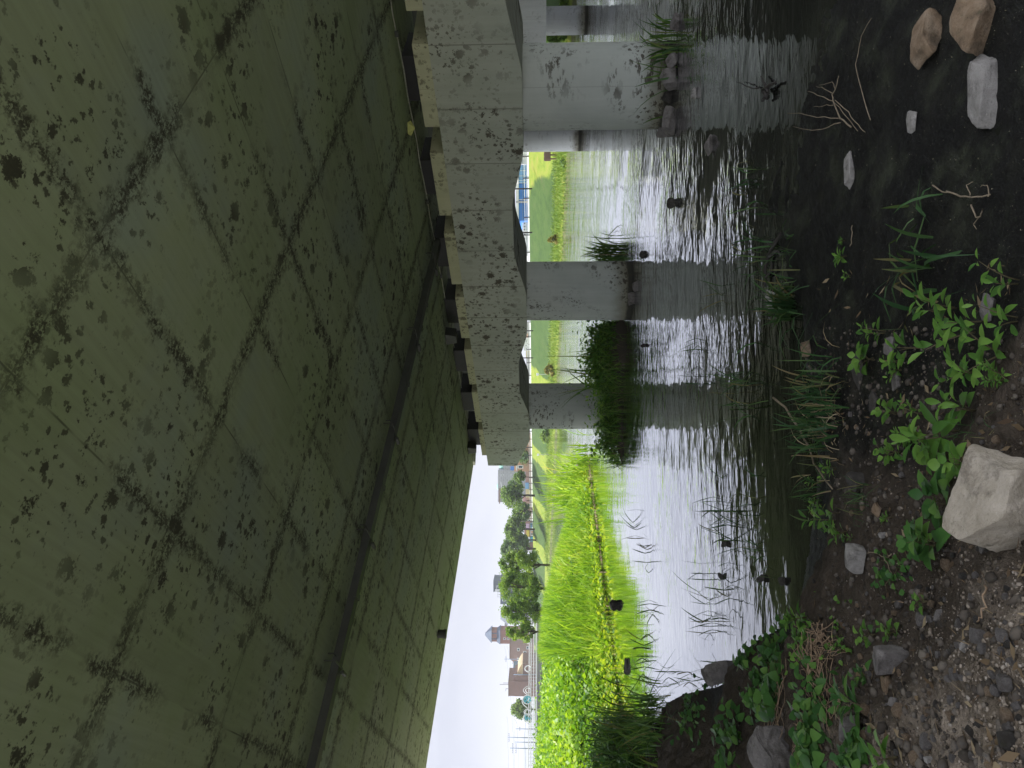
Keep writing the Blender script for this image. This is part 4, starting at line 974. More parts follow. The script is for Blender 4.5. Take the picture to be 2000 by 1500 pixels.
# islet of dark grass round the left column
def islet(name, label, cx, cy, rx, ry, top, n_b, n_l, seed):
    t = thing(name, label, 'islet', (cx, cy, 0), math.atan2(Rt[1], Rt[0]))
    r = np.random.default_rng(seed)
    k = 40; m = 14; vs = []
    for i in range(m + 1):
        for j in range(k):
            a = 2 * math.pi * j / k; rr = i / m * (1 + .18 * math.sin(3 * a + seed) + .1 * math.sin(7 * a))
            x = rx * rr * math.cos(a); y = ry * rr * math.sin(a); vs.append((x, y, top * (1 - (i / m) ** 2) - .06 + .1 * float(fbm(x * 2 + 9, y * 2, seed))))
    s = MB(); s.add(vs, [(i * k + j, i * k + (j + 1) % k, (i + 1) * k + (j + 1) % k, (i + 1) * k + j) for i in range(m) for j in range(k)])
    s.build('soil_mound', M['clod'], t, True)
    def fn(r, n):
        a = r.uniform(0, 6.28, n); q = np.sqrt(r.random(n)) * .97; p = np.stack([rx * q * np.cos(a), ry * q * np.sin(a), top * (1 - q ** 2) - .08], 1); return p
    V, f = blades(n_b // 3, fn, .25, .7, .03, .8, seed + 1); o = link('grass', np_mesh('grass', V, f), M['islet_leaf'], t); o['kind'] = 'stuff'
    P = fn(r, n_l); P = P[(P[:, 0] / rx) ** 2 + (P[:, 1] / ry) ** 2 < .62]; P[:, 2] += np.abs(r.normal(0, .20, len(P))) * (.5 + 1.6 * np.clip(fbm(P[:, 0] * 2.6 + 5, P[:, 1] * 2.6, seed) * 2.2 + .4, 0, 1.3)) + .08
    P[:, 0] += .35 * (P[:, 2] - .3) * r.normal(size=len(P)); V, f = leaf_cards(P, r, .06, .17); o = link('leafy_cover', np_mesh('leafy_cover', V, f), M['islet_leaf'], t); o['kind'] = 'stuff'
    V, f = blades(200, fn, .3, .7, .012, 1.2, seed + 3); o = link('dry_stalks', np_mesh('dry_stalks', V, f), M['deadgrass'], t); o['kind'] = 'stuff'
    return t
c = PD(1197, 700, 21.2); islet('islet', 'dark grassy islet in front of the left column', c[0], c[1], 1.40, .8, .62, 3600, 4200, 5)
c = PD(1200, 825, 21.0); islet('islet', 'low grassy tail of the islet trailing left of the column foot', c[0], c[1], 1.4, .5, .30, 2200, 2200, 8)
for i, (x, y, lb) in enumerate([(1200, 690, 'tall bent reed rising from the islet near the middle column'), (1195, 730, 'seeding reed stalk at the crest of the islet'), (1190, 752, 'reed with long dark leaves against the left column')]):
    tuft(lb, x, y, 7, 120, 10, 'reed_shade', 400 + i, .35, 3.5, 'reed_stalk', 'reeds', base=PD(1195, y, 21.0) * np.array([1, 1, 0]) + np.array([0, 0, .4]))

# ------------------------------------------------------------------ trees and shrubs
def tree(name, label, x_base, y, depth, wpx, hpx, trunk_px, mat, seed, n=2600, leaf=None, group=None, flat=1., zb=None, clumps=30):
    b = PD(x_base, y, depth); zb = b[2] if zb is None else zb; m = depth / F
    t = thing(name, label, 'tree' if trunk_px > 0 else 'shrub', (b[0], b[1], zb), 0, group)
    r = np.random.default_rng(seed); W = wpx * m; Hh = hpx * m; tr = trunk_px * m
    cen = []
    for i in range(clumps):
        a = r.uniform(0, 6.28); q = r.random() ** .5; z = r.random()
        rr = math.sqrt(max(.05, 1 - (2 * z - .85) ** 2)) * .36 * W * q * flat
        cen.append((rr * math.cos(a) * 1.05, rr * math.sin(a), tr + (Hh - tr) * (.12 + .78 * z), W * r.uniform(.09, .19)))
    s = MB()
    if tr > 0 or True:
        top = Vector((r.normal() * W * .03, r.normal() * W * .03, tr + (Hh - tr) * .75))
        k = max(.03, W * .028); s.tube([(0, 0, -.4), (W * .01, 0, tr * .6 + .1), Vector(top) * .55 + Vector((0, 0, tr * .3)), top], [k * 1.2, k, k * .7, k * .2], 7)
        for c in cen[::2]:
            st = Vector((0, 0, tr * .8 + .3 * (c[2] - tr) * .6)); s.tube([st, st.lerp(Vector(c[:3]), .5) + Vector((0, 0, .1 * W)), Vector(c[:3])], [k * .5, k * .32, k * .1], 5)
    s.build('trunk', M['bark'], t, True)
    P = []
    for c in cen:
        kk = max(20, int(1.5 * n / clumps)); d = r.normal(size=(kk, 3)); d /= np.linalg.norm(d, axis=1)[:, None]
        rad = c[3] * (r.random(kk) ** .38) * (1 + .35 * r.normal(size=kk) * .5); P.append(np.array(c[:3]) + d * rad[:, None] * np.array([1, 1, .8]))
    P = np.concatenate(P); P[:, 2] = np.maximum(P[:, 2], .02)
    lf = leaf or max(.08, 1.9 * depth / 685)
    V, f = leaf_cards(P, r, lf * .6, lf * 1.4, .2); link('crown', np_mesh('crown', V, f), M[mat], t)
    return t
TG = 'trees along the far levee and bar'
for y, d, w_, h_, k, lb in ((1000, 135, 44, 42, 71, 'rounded tree filling the gap left of the spreading levee tree'), (1055, 140, 50, 56, 72, 'pale tree rising behind the shop signs'), (1092, 150, 60, 66, 73, 'hazy tall tree at the back of the thicket, right part'), (1128, 155, 50, 60, 74, 'hazy tree at the back of the thicket under the slate building'), (1172, 150, 54, 52, 75, 'hazy tree at the back of the thicket, middle part')):
    tree('tree', lb, 1041, y, d, w_, h_, 8, 'tree_blue', k, 2600, group=TG, zb=3.0)
tree('tree', 'spreading round tree on the far levee in front of the grey stepped building', 1041, 968, 118, 74, 62, 14, 'tree_far', 1, 4200, group=TG, zb=3.2)
tree('tree', 'small round tree between the stepped building and the bigger levee tree', 1041, 932, 116, 28, 36, 14, 'tree_far', 2, 1500, group=TG, zb=3.2)
tree('tree', 'tree with bare slanting trunk on the levee behind the shop signs', 1041, 1034, 128, 62, 58, 12, 'tree_far', 3, 3600, group=TG, zb=3.2)
tree('tree', 'bluish tree behind the reeds right of the willow thicket', 1044, 1072, 128, 62, 66, 5, 'tree_blue', 4, 3200, group=TG, zb=3.0)
tree('willow', 'pale willow at the right end of the thicket on the bar', 1066, 1104, 66, 74, 96, 6, 'shrub', 5, 4000, group=TG)
tree('willow', 'tallest pale willow in the middle of the thicket on the bar', 1066, 1150, 60, 84, 98, 6, 'shrub', 6, 4400, group=TG)
tree('willow', 'pale willow in the left half of the thicket on the bar', 1066, 1196, 60, 76, 90, 6, 'shrub', 7, 3400, group=TG, clumps=34)
tree('willow', 'loose willow with drooping twigs in front of the brick tower', 1062, 1234, 58, 52, 78, 8, 'shrub', 8, 1500, group=TG, clumps=34)
tree('tree', 'round dome shaped tree behind the far railing', 1040, 1386, 125, 50, 42, 3, 'tree_far', 9, 3000, group=TG, zb=3.0)
tree('shrub', 'dark shrubs on the bar below the brick building', 1062, 1282, 46, 70, 22, 0, 'shrub', 10, 1500, zb=1.0)
tree('shrub', 'yellowish shrub at the far waterline right of the middle column', 1094, 468, 64, 24, 28, 0, 'shrub_yellow', 11, 700, zb=.3)
tree('shrub', 'yellow and green shrub at the far waterline between the columns', 1089, 724, 82, 30, 22, 0, 'shrub_yellow', 12, 800, zb=.3)
tree('shrub', 'dark green shrub at the far waterline by the left column', 1084, 852, 96, 34, 24, 0, 'tree_far', 13, 900, zb=.3)
tree('shrub', 'dark leafy bush at the far bank between pier and big column', 1116, 74, 49, 34, 44, 0, 'tree_far', 14, 1400, zb=.25)
tree('shrub', 'low scrub on the far bank at the right edge', 1112, 8, 47, 30, 20, 0, 'shrub', 15, 700, zb=.25)
tree('shrub', 'low dark growth at the far waterline below the notice board', 1108, 318, 56, 26, 12, 0, 'tree_far', 16, 500, zb=.1)
tree('creeper', 'dark creeper hanging on the peach coloured building', 1031, 890, 140, 46, 18, 0, 'tree_blue', 17, 900, zb=4.2)
# long grass on the levee toe
def lev_pts(n, f0, f1, b0, b1):
    def fn(r, _n):
        b = b0 * (b1 / b0) ** r.random(n); a = farbank(b) + r.uniform(f0, f1, n)
        return np.stack([a, b, hgt(a, b) - .02], 1)
    return fn
V, f = blades(16000, lev_pts(16000, .3, 4.4, 26, 130), .15, .45, .07, .6, 310)
stuff('levee_toe_grass', V, f, 'levee_toe', 'long yellow grass along the foot of the far levee')
V, f = blades(2500, lev_pts(2500, -.1, .5, 26, 130), .1, .35, .06, .9, 312)
stuff('far_waterline_growth', V, f, 'tree_far', 'rough growth and debris along the far waterline')
# ------------------------------------------------------------------ the town beyond the levee
def wallmat(name, c, rough=.85, brick=None):
    g = G(name); p = g.obj()
    n = g.noise(p, .6, 5, .6); col = g.ramp(n, [(.3, tuple(k * .85 for k in c)), (.7, tuple(k * 1.12 for k in c))])
    if brick:
        x, y, z = g.sep(p); v = g.comb(g.m('ADD', x, y), z)
        bt = g.n('TexBrick', {'Vector': v, 'Color1': tuple(c) + (1,), 'Color2': tuple(k * .8 for k in c) + (1,), 'Mortar': tuple(min(.6, k * 1.35) for k in c) + (1,), 'Scale': brick, 'Mortar Size': .03}).outputs['Color']
        col = g.mix(.6, col, bt)
    return g.done(g.bsdf(col, rough, None, .3))
W = {}
for nm, c, br_ in (('brick_red', (.28, .145, .115), 1.), ('brick_pink', (.32, .215, .185), 1.), ('brick_brown', (.25, .165, .135), 1.), ('peach', (.50, .30, .20), None), ('tan', (.50, .39, .24), None), ('slate', (.13, .15, .18), None), ('blue_slate', (.10, .13, .18), None),
                   ('grey_panel', (.36, .36, .39), .5), ('white', (.72, .73, .74), None), ('blue', (.07, .22, .62), None), ('sky_blue', (.22, .42, .72), None), ('green_dome', (.25, .50, .42), None), ('bluegrey', (.20, .27, .36), None), ('cream', (.62, .55, .36), None),
                   ('yellow', (.60, .50, .10), None), ('orange', (.62, .26, .08), None), ('lilac', (.55, .40, .58), None), ('teal', (.10, .42, .50), None), ('rust', (.17, .11, .09), None), ('darkpost', (.06, .05, .055), None), ('signbrown', (.17, .115, .105), None), ('rail_white', (.70, .72, .73), None), ('rail_grey', (.42, .44, .44), None), ('asphalt', (.22, .225, .22), None), ('pink_wall', (.42, .28, .25), None)):
    W[nm] = wallmat(nm + '_wall', c, .8, br_)
g = G('window_glass'); W['glass'] = g.done(g.bsdf((.05, .07, .09), .12, None, .6))
VROT = math.atan2(Rt[1], Rt[0])
class Bld:
    """a building facing the camera side; pieces are given by picture spans at its own distance and built in metres"""
    def __init__(s, name, label, cat, depth, yc, group=None, zb=3.0):
        s.d = depth; s.m = depth / F; s.yc = yc; s.zb = zb
        p = PD(1040, yc, depth); s.o = thing(name, label, cat, (p[0], p[1], zb), VROT, group)
    def X(s, y): return (s.yc - y) * s.m
    def Zc(s, x): return 2.5 + (1048 - x) * s.m - s.zb
    def box(s, part, y0, y1, x0, x1, mat, f=0., th=8., parent=None, down=False, roof=None):
        b = MB(); X0, X1 = s.X(y1), s.X(y0); z1 = s.Zc(x0); z0 = 0.0 - .5 if down else s.Zc(x1)
        b.box(X0, X1, f, f + th, z0, z1); return b.build(part, W[mat], parent or s.o)
    def prism(s, part, pts, mat, f=0., th=8., parent=None):
        b = MB(); b.prism([(s.X(y), s.Zc(x)) for x, y in pts], 'y', f, f + th); return b.build(part, W[mat], parent or s.o)
    def pyr(s, part, y0, y1, x0, x1, mat, f=-.3, th=8.6, ridge=.1, parent=None):
        X0, X1 = s.X(y1), s.X(y0); z0, z1 = s.Zc(x1), s.Zc(x0); xm = (X0 + X1) / 2; ym = f + th / 2; e = (X1 - X0) * ridge
        b = MB(); b.add([(X0, f, z0), (X1, f, z0), (X1, f + th, z0), (X0, f + th, z0), (xm - e, ym - e, z1), (xm + e, ym - e, z1), (xm + e, ym + e, z1), (xm - e, ym + e, z1)], [(0, 3, 2, 1), (4, 5, 6, 7), (0, 1, 5, 4), (1, 2, 6, 5), (2, 3, 7, 6), (3, 0, 4, 7)])
        return b.build(part, W[mat], parent or s.o)
    def win(s, y0, y1, x0, x1, f=0., part='window'):
        fr = s.box(part, y0, y1, x0, x1, 'white', f - .06, .10)
        e = .18
        s.box('pane', y0 + (y1 - y0) * e, y1 - (y1 - y0) * e, x0 + (x1 - x0) * e, x1 - (x1 - x0) * e, 'glass', f - .075, .05, fr)
# brick tower
b = Bld('brick_tower', 'tall red brick tower with a dark pyramid roof', 'tower', 230, 1245)
b.box('shaft', 1232, 1258, 977, 1040, 'brick_red', 0, 4.4, None, True)
b.pyr('skirt_roof', 1231, 1259, 969, 977, 'blue_slate', -.3, 5., .36)
b.box('lantern', 1233.5, 1255, 959, 970, 'brick_red', .4, 3.4)
b.pyr('roof', 1231, 1257, 946.5, 960, 'blue_slate', -.1, 4.4, .07)
for y in (1238.5, 1249.5): b.box('pilaster', y - .9, y + .9, 958, 972, 'blue_slate', .25, .3)
for x in (983, 990, 997, 1004): b.win(1246, 1250, x, x + 4.5)
b.box('cornice', 1231.3, 1258.7, 1012, 1014, 'tan', -.2, 4.8)
# brown brick block with a stepped end
b = Bld('brick_building', 'brown brick building with a sloping end next to the tower', 'building', 215, 1280)
b.prism('wall', [(997, 1259), (996, 1288), (1002, 1293), (1006, 1305), (1060, 1305), (1060, 1259)], 'brick_pink', 0, 9)
b.box('parapet', 1258.5, 1288, 995, 997.2, 'brick_brown', -.15, 9.3)
b.win(1266, 1272, 1010, 1015); b.win(1262, 1268, 1028, 1033); b.win(1272, 1276, 1022, 1028)
for y in (1284.5, 1289): b.box('air_conditioner', y, y + 3.4, 1010, 1014, 'white', -.5, .5)
b.box('gutter_pipe', 1295, 1295.8, 1000, 1035, 'slate', -.12, .12)
# tan building with a curved roof
b = Bld('hall_building', 'tan walled hall with a curved roof over brick ground floor', 'building', 190, 1325)
arc = [(1020.5, 1297)] + [(1009.5 + 10.5 * (1 - u) ** 2, 1297 + 27 * u) for u in (.15, .3, .45, .6, .8, 1.)] + [(1009.5, 1355), (1020.5, 1355)]
b.prism('wall', arc, 'tan', .15, 8)
b.box('ground_floor', 1297, 1356, 1020.8, 1045, 'brick_brown', 0, 8, None, True)
b.box('roof_edge', 1322, 1358, 1008, 1009.6, 'slate', -.2, 8.4); b.box('string_course', 1297, 1356, 1020, 1021, 'cream', -.08, .2)
for y in (1332, 1340.5, 1350): b.win(y, y + 4.5, 1024, 1030)
b.box('door', 1326, 1329.5, 1026, 1034, 'blue', -.05, .1)
for y in (1332, 1339.5, 1350): b.box('vent', y, y + 1.4, 1013.5, 1015, 'darkpost', .08, .1)
for y in (1334, 1345): b.box('downpipe', y, y + .7, 1010, 1036, 'slate', -.12, .1)
# low blue roof behind and water tank
b = Bld('rooftop_hut', 'blue grey rooftop hut above the curved hall', 'rooftop hut', 200, 1312, zb=8.)
b.box('wall', 1305, 1325, 1003, 1012, 'bluegrey', 0, 5); b.pyr('roof', 1304.5, 1325.5, 1001.5, 1003.2, 'slate', -.2, 5.4, .3)
b = Bld('water_tank', 'pale rooftop water tank beside the brown block', 'water tank', 200, 1331, zb=8.2)
s = MB(); s.tube([(0, 2, .0), (0, 2, 1.2)], [.62, .62], 16); s.tube([(0, 2, 1.2), (0, 2, 1.42)], [.62, .12], 16); s.build('tank', W['grey_panel'], b.o); b.box('stand', 1327.5, 1334.5, 1005.5, 1012, 'slate', 1.2, 1.6)
b = Bld('brick_block', 'plain brown brick block with a flat roof behind the round tree', 'building', 185, 1355)
b.box('wall', 1341, 1370, 993, 1045, 'brick_brown', 3, 9, None, True); b.box('wing', 1333, 1372, 1004, 1045, 'brick_brown', 3.5, 8, None, True); b.box('parapet', 1340.6, 1370.4, 991.8, 993.2, 'rust', 2.9, 9.2)
for y, h in ((1350.5, 981), (1353.5, 974), (1362, 986)): b.box('antenna', y, y + .5, h, 993, 'darkpost', 5, .1)
b.box('lamp_arm', 1362, 1367, 986, 986.6, 'darkpost', 5, .1)
# dark building rising over the thicket
b = Bld('dark_building', 'dark slate building with a glazed stair tower above the willows', 'building', 240, 1155)
b.box('tower', 1134.5, 1156, 965, 1045, 'slate', 0, 7, None, True); b.box('wing', 1134.5, 1182, 977, 1045, 'blue_slate', .6, 9, None, True); b.box('roof_slab', 1134, 1156.6, 963.6, 965.2, 'blue_slate', -.3, 7.6)
b.win(1144, 1147.5, 971, 976); b.box('balcony_rail', 1151, 1155, 967, 976, 'white', -.25, .1); b.box('ledge', 1144, 1155, 969.5, 970.2, 'white', -.2, .2)
for y in (1158, 1163, 1168): b.box('rail_post', y, y + .5, 971, 977, 'rail_grey', 1., .1)
b.box('handrail', 1157, 1169, 971.5, 972, 'rail_grey', 1., .1)
for y in (1163, 1173): b.win(y, y + 3, 981, 987, .6)
b = Bld('roof_house', 'grey house with a tall hipped slate roof over the willows', 'house', 235, 1209)
b.pyr('roof', 1197, 1222, 976.5, 992, 'slate', 0, 9, .27); b.box('wall', 1199, 1220, 992, 1045, 'grey_panel', .8, 7.4, None, True)
b.box('chimney', 1224, 1228, 985, 990, 'rail_grey', 2, 2)
# grey stepped building with green domes
b = Bld('domed_building', 'grey panelled building with small green roof domes', 'building', 185, 945)
b.box('wall', 919, 981, 972.5, 1045, 'grey_panel', 0, 12, None, True); b.box('wing', 895, 919, 983, 1045, 'grey_panel', .3, 10, None, True)
b.box('roof_beam', 954, 984, 974.8, 976.4, 'brick_brown', -.3, .6)
for yc, xt, w in ((913, 973, 7), (955, 969, 8)):
    s = MB(); X = b.X(yc); z = b.Zc(982 if yc == 913 else 972.6); R_ = w * b.m; H_ = (982 - xt if yc == 913 else 3.6) * b.m; pr = []
    vs = []; k = 16
    for i in range(6):
        a = i / 5 * math.pi / 2
        for j in range(k): vs.append((X + R_ * math.cos(a) * math.cos(6.2832 * j / k), 3.5 + R_ * math.cos(a) * math.sin(6.2832 * j / k), z + H_ * math.sin(a)))
    s.add(vs, [(i * k + j, i * k + (j + 1) % k, (i + 1) * k + (j + 1) % k, (i + 1) * k + j) for i in range(5) for j in range(k)]); s.build('dome', W['green_dome'], b.o, True)
for y, x in ((926.5, 978.5), (926.5, 998), (948.5, 979), (954.5, 978.5), (961.5, 978.5)): b.win(y, y + 3, x, x + 4.5)
b.box('blue_sign', 911, 919.5, 997, 1004, 'blue', .12, .18)
for y, x in ((941, 978), (946, 979)): b.box('ornament', y, y + 5, x, x + 1.2, 'white', -.08, .1)
# peach building, shops and garden things along the levee road
b = Bld('peach_building', 'low peach coloured building with a white rail on top of the levee', 'building', 140, 895)
b.prism('wall', [(1022, 850), (1004, 908), (1004, 921), (1060, 921), (1060, 850)], 'peach', 0, 8)
b.win(909, 915, 1011, 1022); b.box('sign_strip', 909, 919, 1008, 1010, 'white', -.08, .1)
for y in (873, 884, 894, 905): b.box('pilaster', y, y + .8, 1024, 1040, 'pink_wall', -.1, .12)
for y in (896, 904, 912): b.win(y, y + 5, 1036, 1040)
b = Bld('shop_row', 'row of low pinkish brick shops behind the levee trees', 'shops', 150, 1012)
b.box('wall', 921, 978, 1026.5, 1045, 'pink_wall', .5, 7, None, True); b.box('wall', 980, 1020, 1021, 1045, 'pink_wall', 0, 7, None, True); b.box('wall', 1020, 1076, 1024, 1045, 'brick_pink', .4, 7, None, True)
b.box('roof_edge', 979.5, 1020.5, 1020, 1021.2, 'white', -.2, 7.4)
b.box('awning', 943, 954.5, 1026, 1033, 'sky_blue', -.5, .9); b.box('awning', 954.7, 971, 1027, 1035, 'cream', -.5, .9)
for y in (984, 999, 1007, 1014): b.win(y, y + 4.5, 1031, 1036)
b.box('shop_sign', 1023, 1035, 1027, 1034, 'lilac', .1, .2); b.box('shop_sign', 1036, 1048, 1028, 1034, 'yellow', .1, .2); b.box('shop_sign', 1049, 1060, 1026, 1035, 'white', .1, .2)
b.box('shopfront', 1022, 1034, 1036, 1043, 'teal', .15, .2); b.box('shopfront', 1036, 1047, 1036, 1043, 'white', .15, .2); b.box('shopfront', 1048.5, 1058, 1036, 1043, 'teal', .15, .2)
for y, c in ((1038, 'orange'), (1042, 'rust'), (1026, 'blue')): b.box('poster', y, y + 2.4, 1037, 1041, c, .12, .02)
b = Bld('blue_building', 'bright blue panelled shop front seen under the pier cap', 'building', 95, 380)
b.box('wall', 322, 431, 1013, 1045, 'blue', 0, 8, None, True); b.box('fascia', 320, 433, 1008, 1013, 'white', -.15, 8.3)
for y0, y1, c in ((323, 343, 'sky_blue'), (344, 357, 'sky_blue')): b.box('panel', y0, y1, 1014, 1026, c, -.05, .06)
for y in (333, 343.4, 352, 357, 389.5, 394): b.box('mullion', y, y + .8, 1013, 1027, 'white', -.09, .08)
b.box('mullion', 322, 431, 1020.5, 1021.1, 'bluegrey', -.11, .06); b.box('column', 393, 396.5, 1008, 1035, 'grey_panel', -.2, .3)
b = Bld('grey_shop', 'pale grey shop front right of the blue one', 'building', 98, 300)
b.box('wall', 262, 321, 1014, 1045, 'white', 0, 8, None, True); b.box('shutter', 300, 320, 1018, 1024, 'rail_grey', -.06, .08)
b = Bld('glazed_shop', 'white framed glazed shop left of the blue one', 'building', 96, 442)
b.box('wall', 433, 500, 1020, 1045, 'white', 0, 7, None, True)
for y in (434, 440, 446, 456, 464): b.win(y, y + 5, 1022, 1028)
b = Bld('banner_shop', 'small shop with white banner and cream notice wall seen between the columns', 'building', 104, 680)
b.box('wall', 630, 740, 1028, 1045, 'grey_panel', .4, 7, None, True); b.box('banner', 660, 685, 1023, 1035.5, 'white', .0, .15); b.box('notice_wall', 685.3, 699, 1027, 1036, 'cream', .05, .2); b.box('sign', 651, 659, 1027, 1031, 'orange', .1, .2)
for y, x in ((664, 1028), (667, 1027), (670.5, 1029), (674, 1026.5), (677, 1029), (680, 1028), (672, 1032)): b.box('banner_mark', y, y + 1.2, x, x + 2, 'slate', -.02, .03)
for y in (687, 690, 693, 696): b.box('notice_line', y, y + 1.6, 1029, 1034.5, 'rail_grey', .03, .03)

# fence along the far levee top
def lev_xy(b_, off): return float(farbank(np.array([b_]))[0]) + off
fc = thing('levee_fence', 'low pale barrier with dark posts along the top of the far levee', 'fence', (0, 0, 0))
bs = np.arange(22, 135, 2.6)
def strip(z0, z1, th, off):
    s = MB()
    for i in range(len(bs) - 1):
        a0 = lev_xy(bs[i], off); a1 = lev_xy(bs[i + 1], off)
        s.add([(a0, bs[i], z0), (a1, bs[i + 1], z0), (a1, bs[i + 1], z1), (a0, bs[i], z1), (a0 + th, bs[i], z0), (a1 + th, bs[i + 1], z0), (a1 + th, bs[i + 1], z1), (a0 + th, bs[i], z1)], [(0, 1, 2, 3), (5, 4, 7, 6), (3, 2, 6, 7), (0, 4, 5, 1), (0, 3, 7, 4), (1, 5, 6, 2)])
    return s
strip(3.18, 3.42, .12, 11.2).build('base_wall', W['rail_white'], fc)
strip(3.70, 3.76, .06, 11.2).build('rail', W['rail_grey'], fc)
strip(3.50, 3.55, .06, 11.2).build('rail', W['rail_grey'], fc)
pm = MB(); pm.box(-.035, .035, -.035, .035, 0, .70); pm.box(-.05, .05, -.05, .05, .70, .74); pme = pm.mesh('post')
for i, b_ in enumerate(bs):
    link('post', pme, W['darkpost'] if i == 0 else None, fc, False, (lev_xy(b_, 11.1), b_, 3.1))
# steel posts of the levee road
for y, x_t, lb in ((368.5, 1000, 'tall dark post in front of the blue shop front'), (454, 1012, 'stout dark post left of the glazed shop'), (646, 1022, 'dark post at the right end of the white banner'), (699, 1026, 'dark post at the left end of the cream notice wall'), (874, 1020, 'thin rust brown post by the peach building'), (1018, 1028, 'thin dark post beside the shop signs')):
    d = 66 if y < 500 else (84 if y < 720 else 112); p = PD(1041, y, d); s = MB(); h = (1040 - x_t) * d / F + .9
    s.tube([(0, 0, -.3), (0, 0, h)], [.07, .06], 8); s.tube([(0, 0, h), (0, 0, h + .05)], [.09, .09], 8); o = s.build('lamp_post', W['darkpost'], None, True); o.location = (p[0], p[1], 3.2); tag(o, lb, 'post')
# notice board on the far bank
p = hit(1088, 307); t = thing('notice_board', 'brown notice board on two posts on the far bank', 'notice board', tuple(p), VROT)
m = mpp(p)
for k in (-3.2, 4.6):
    s = MB(); s.box(k * m - .05, k * m + .05, -.05, .05, -.4, 13.5 * m + 12.5 * m); s.build('post', W['rust'], t)
s = MB(); s.box(-8 * m, 10 * m, -.10, -.052, 12.5 * m, 25.5 * m, .02); s.build('panel', W['signbrown'], t)
for k in (-3.2, 4.6):
    s = MB(); s.box(k * m - .12, k * m + .12, -.13, -.101, 12.6 * m, 25.4 * m); s.build('band', W['rust'], t)
for y, xb, xt, lb in ((888, 1073, 1051, 'thin pole with a small square plate on the levee slope right of the bar'), (731, 1072, 1050, 'thin pole with a small plate on the levee slope between the columns')):
    p = hit(xb, y); m = mpp(p); t = thing('marker_pole', lb, 'marker pole', tuple(p), VROT); h = (xb - xt) * m
    s = MB(); s.tube([(0, 0, -.3), (0, 0, h)], .03, 6); s.build('pole', W['rail_grey'], t)
    s = MB(); s.box(-.16, .16, -.06, -.031, h - .14, h + .16, .01); s.build('plate', W['rail_white'], t)

# ------------------------------------------------------------------ white footbridge with ornamental railing
p0 = PD(1045, 1545, 74); p1 = PD(1048, 1180, 92); L = float(np.linalg.norm((p1 - p0)[:2])); ang = math.atan2(p1[1] - p0[1], p1[0] - p0[0])
fb = thing('footbridge', 'grey footbridge with ornamental white railing in front of the town', 'footbridge', (p0[0], p0[1], 2.55), ang)
s = MB(); s.box(0, L, 0, 3.2, -.62, -.02); s.build('deck', W['asphalt'], fb); s = MB(); s.box(0, L, -.08, -.003, -.12, .06); s.build('kerb', W['rail_white'], fb)
for k in range(0, int(L), 9):
    s = MB(); s.box(k + 4, k + 4.7, .4, 2.8, -3.6, -.623); s.build('footing', W['grey_panel'], fb)
for yy in (.02, 3.08):
    for z in (.30, .62, .86):
        s = MB(); s.tube([(0, yy, z), (L, yy, z)], .035, 6); s.build('rail', W['rail_white'], fb)
    s = MB()
    for k in np.arange(.1, L, .42): s.tube([(k, yy, .063), (k, yy, .86)], .014, 4, False)
    s.build('balusters', W['rail_grey'], fb)
def Lx(y):   # picture row on the railing plane -> distance along the footbridge
    d = ray(1040, y); n = np.array([-math.sin(ang), math.cos(ang), 0]); t = (p0 - EYE).dot(n) / d.dot(n); q = EYE + d * t - p0; return q[0] * math.cos(ang) + q[1] * math.sin(ang)
def ring(part, y, z, r, mat, fill=None, th=.05):
    x = Lx(y); s = MB(); k = 20
    s.tube([(x + r * math.cos(6.2832 * j / k), -.05, z + r * math.sin(6.2832 * j / k)) for j in range(k + 1)], th, 6, False); o = s.build(part, W[mat], fb, True)
    if fill:
        s = MB(); rr = random.Random(int(y))
        for j in range(26):
            a = rr.uniform(0, 6.28); q = r * .92 * rr.random() ** .5; c, e = math.cos(a) * q, math.sin(a) * q; w_ = r * .16
            s.box(x + c - w_, x + c + w_, -.07 - .01 * rr.random(), -.045, z + e - w_, z + e + w_)
        s.build('mosaic', W[fill], o)
    return o
ring('medallion', 1367, 1.02, .52, 'rail_white', 'teal'); ring('medallion', 1402, 1.0, .42, 'rail_white', 'teal')
ring('medallion', 1250, 1.05, .42, 'rail_white'); ring('medallion', 1306, .98, .36, 'rail_white'); ring('medallion', 1391, .92, .28, 'rail_white'); ring('medallion', 1349, .92, .30, 'rail_white')
for y0, y1, h in ((1340, 1358, .62), (1356, 1384, .75), (1384, 1398, .5), (1396, 1414, .62), (1244, 1258, .6), (1300, 1314, .5)):
    s = MB(); xa, xb = Lx(y0), Lx(y1); s.tube([(xa + (xb - xa) * u, -.05, .88 + h * math.sin(math.pi * u) ** .8) for u in np.linspace(0, 1, 13)], .04, 6); s.build('scroll', W['rail_white'], fb, True)

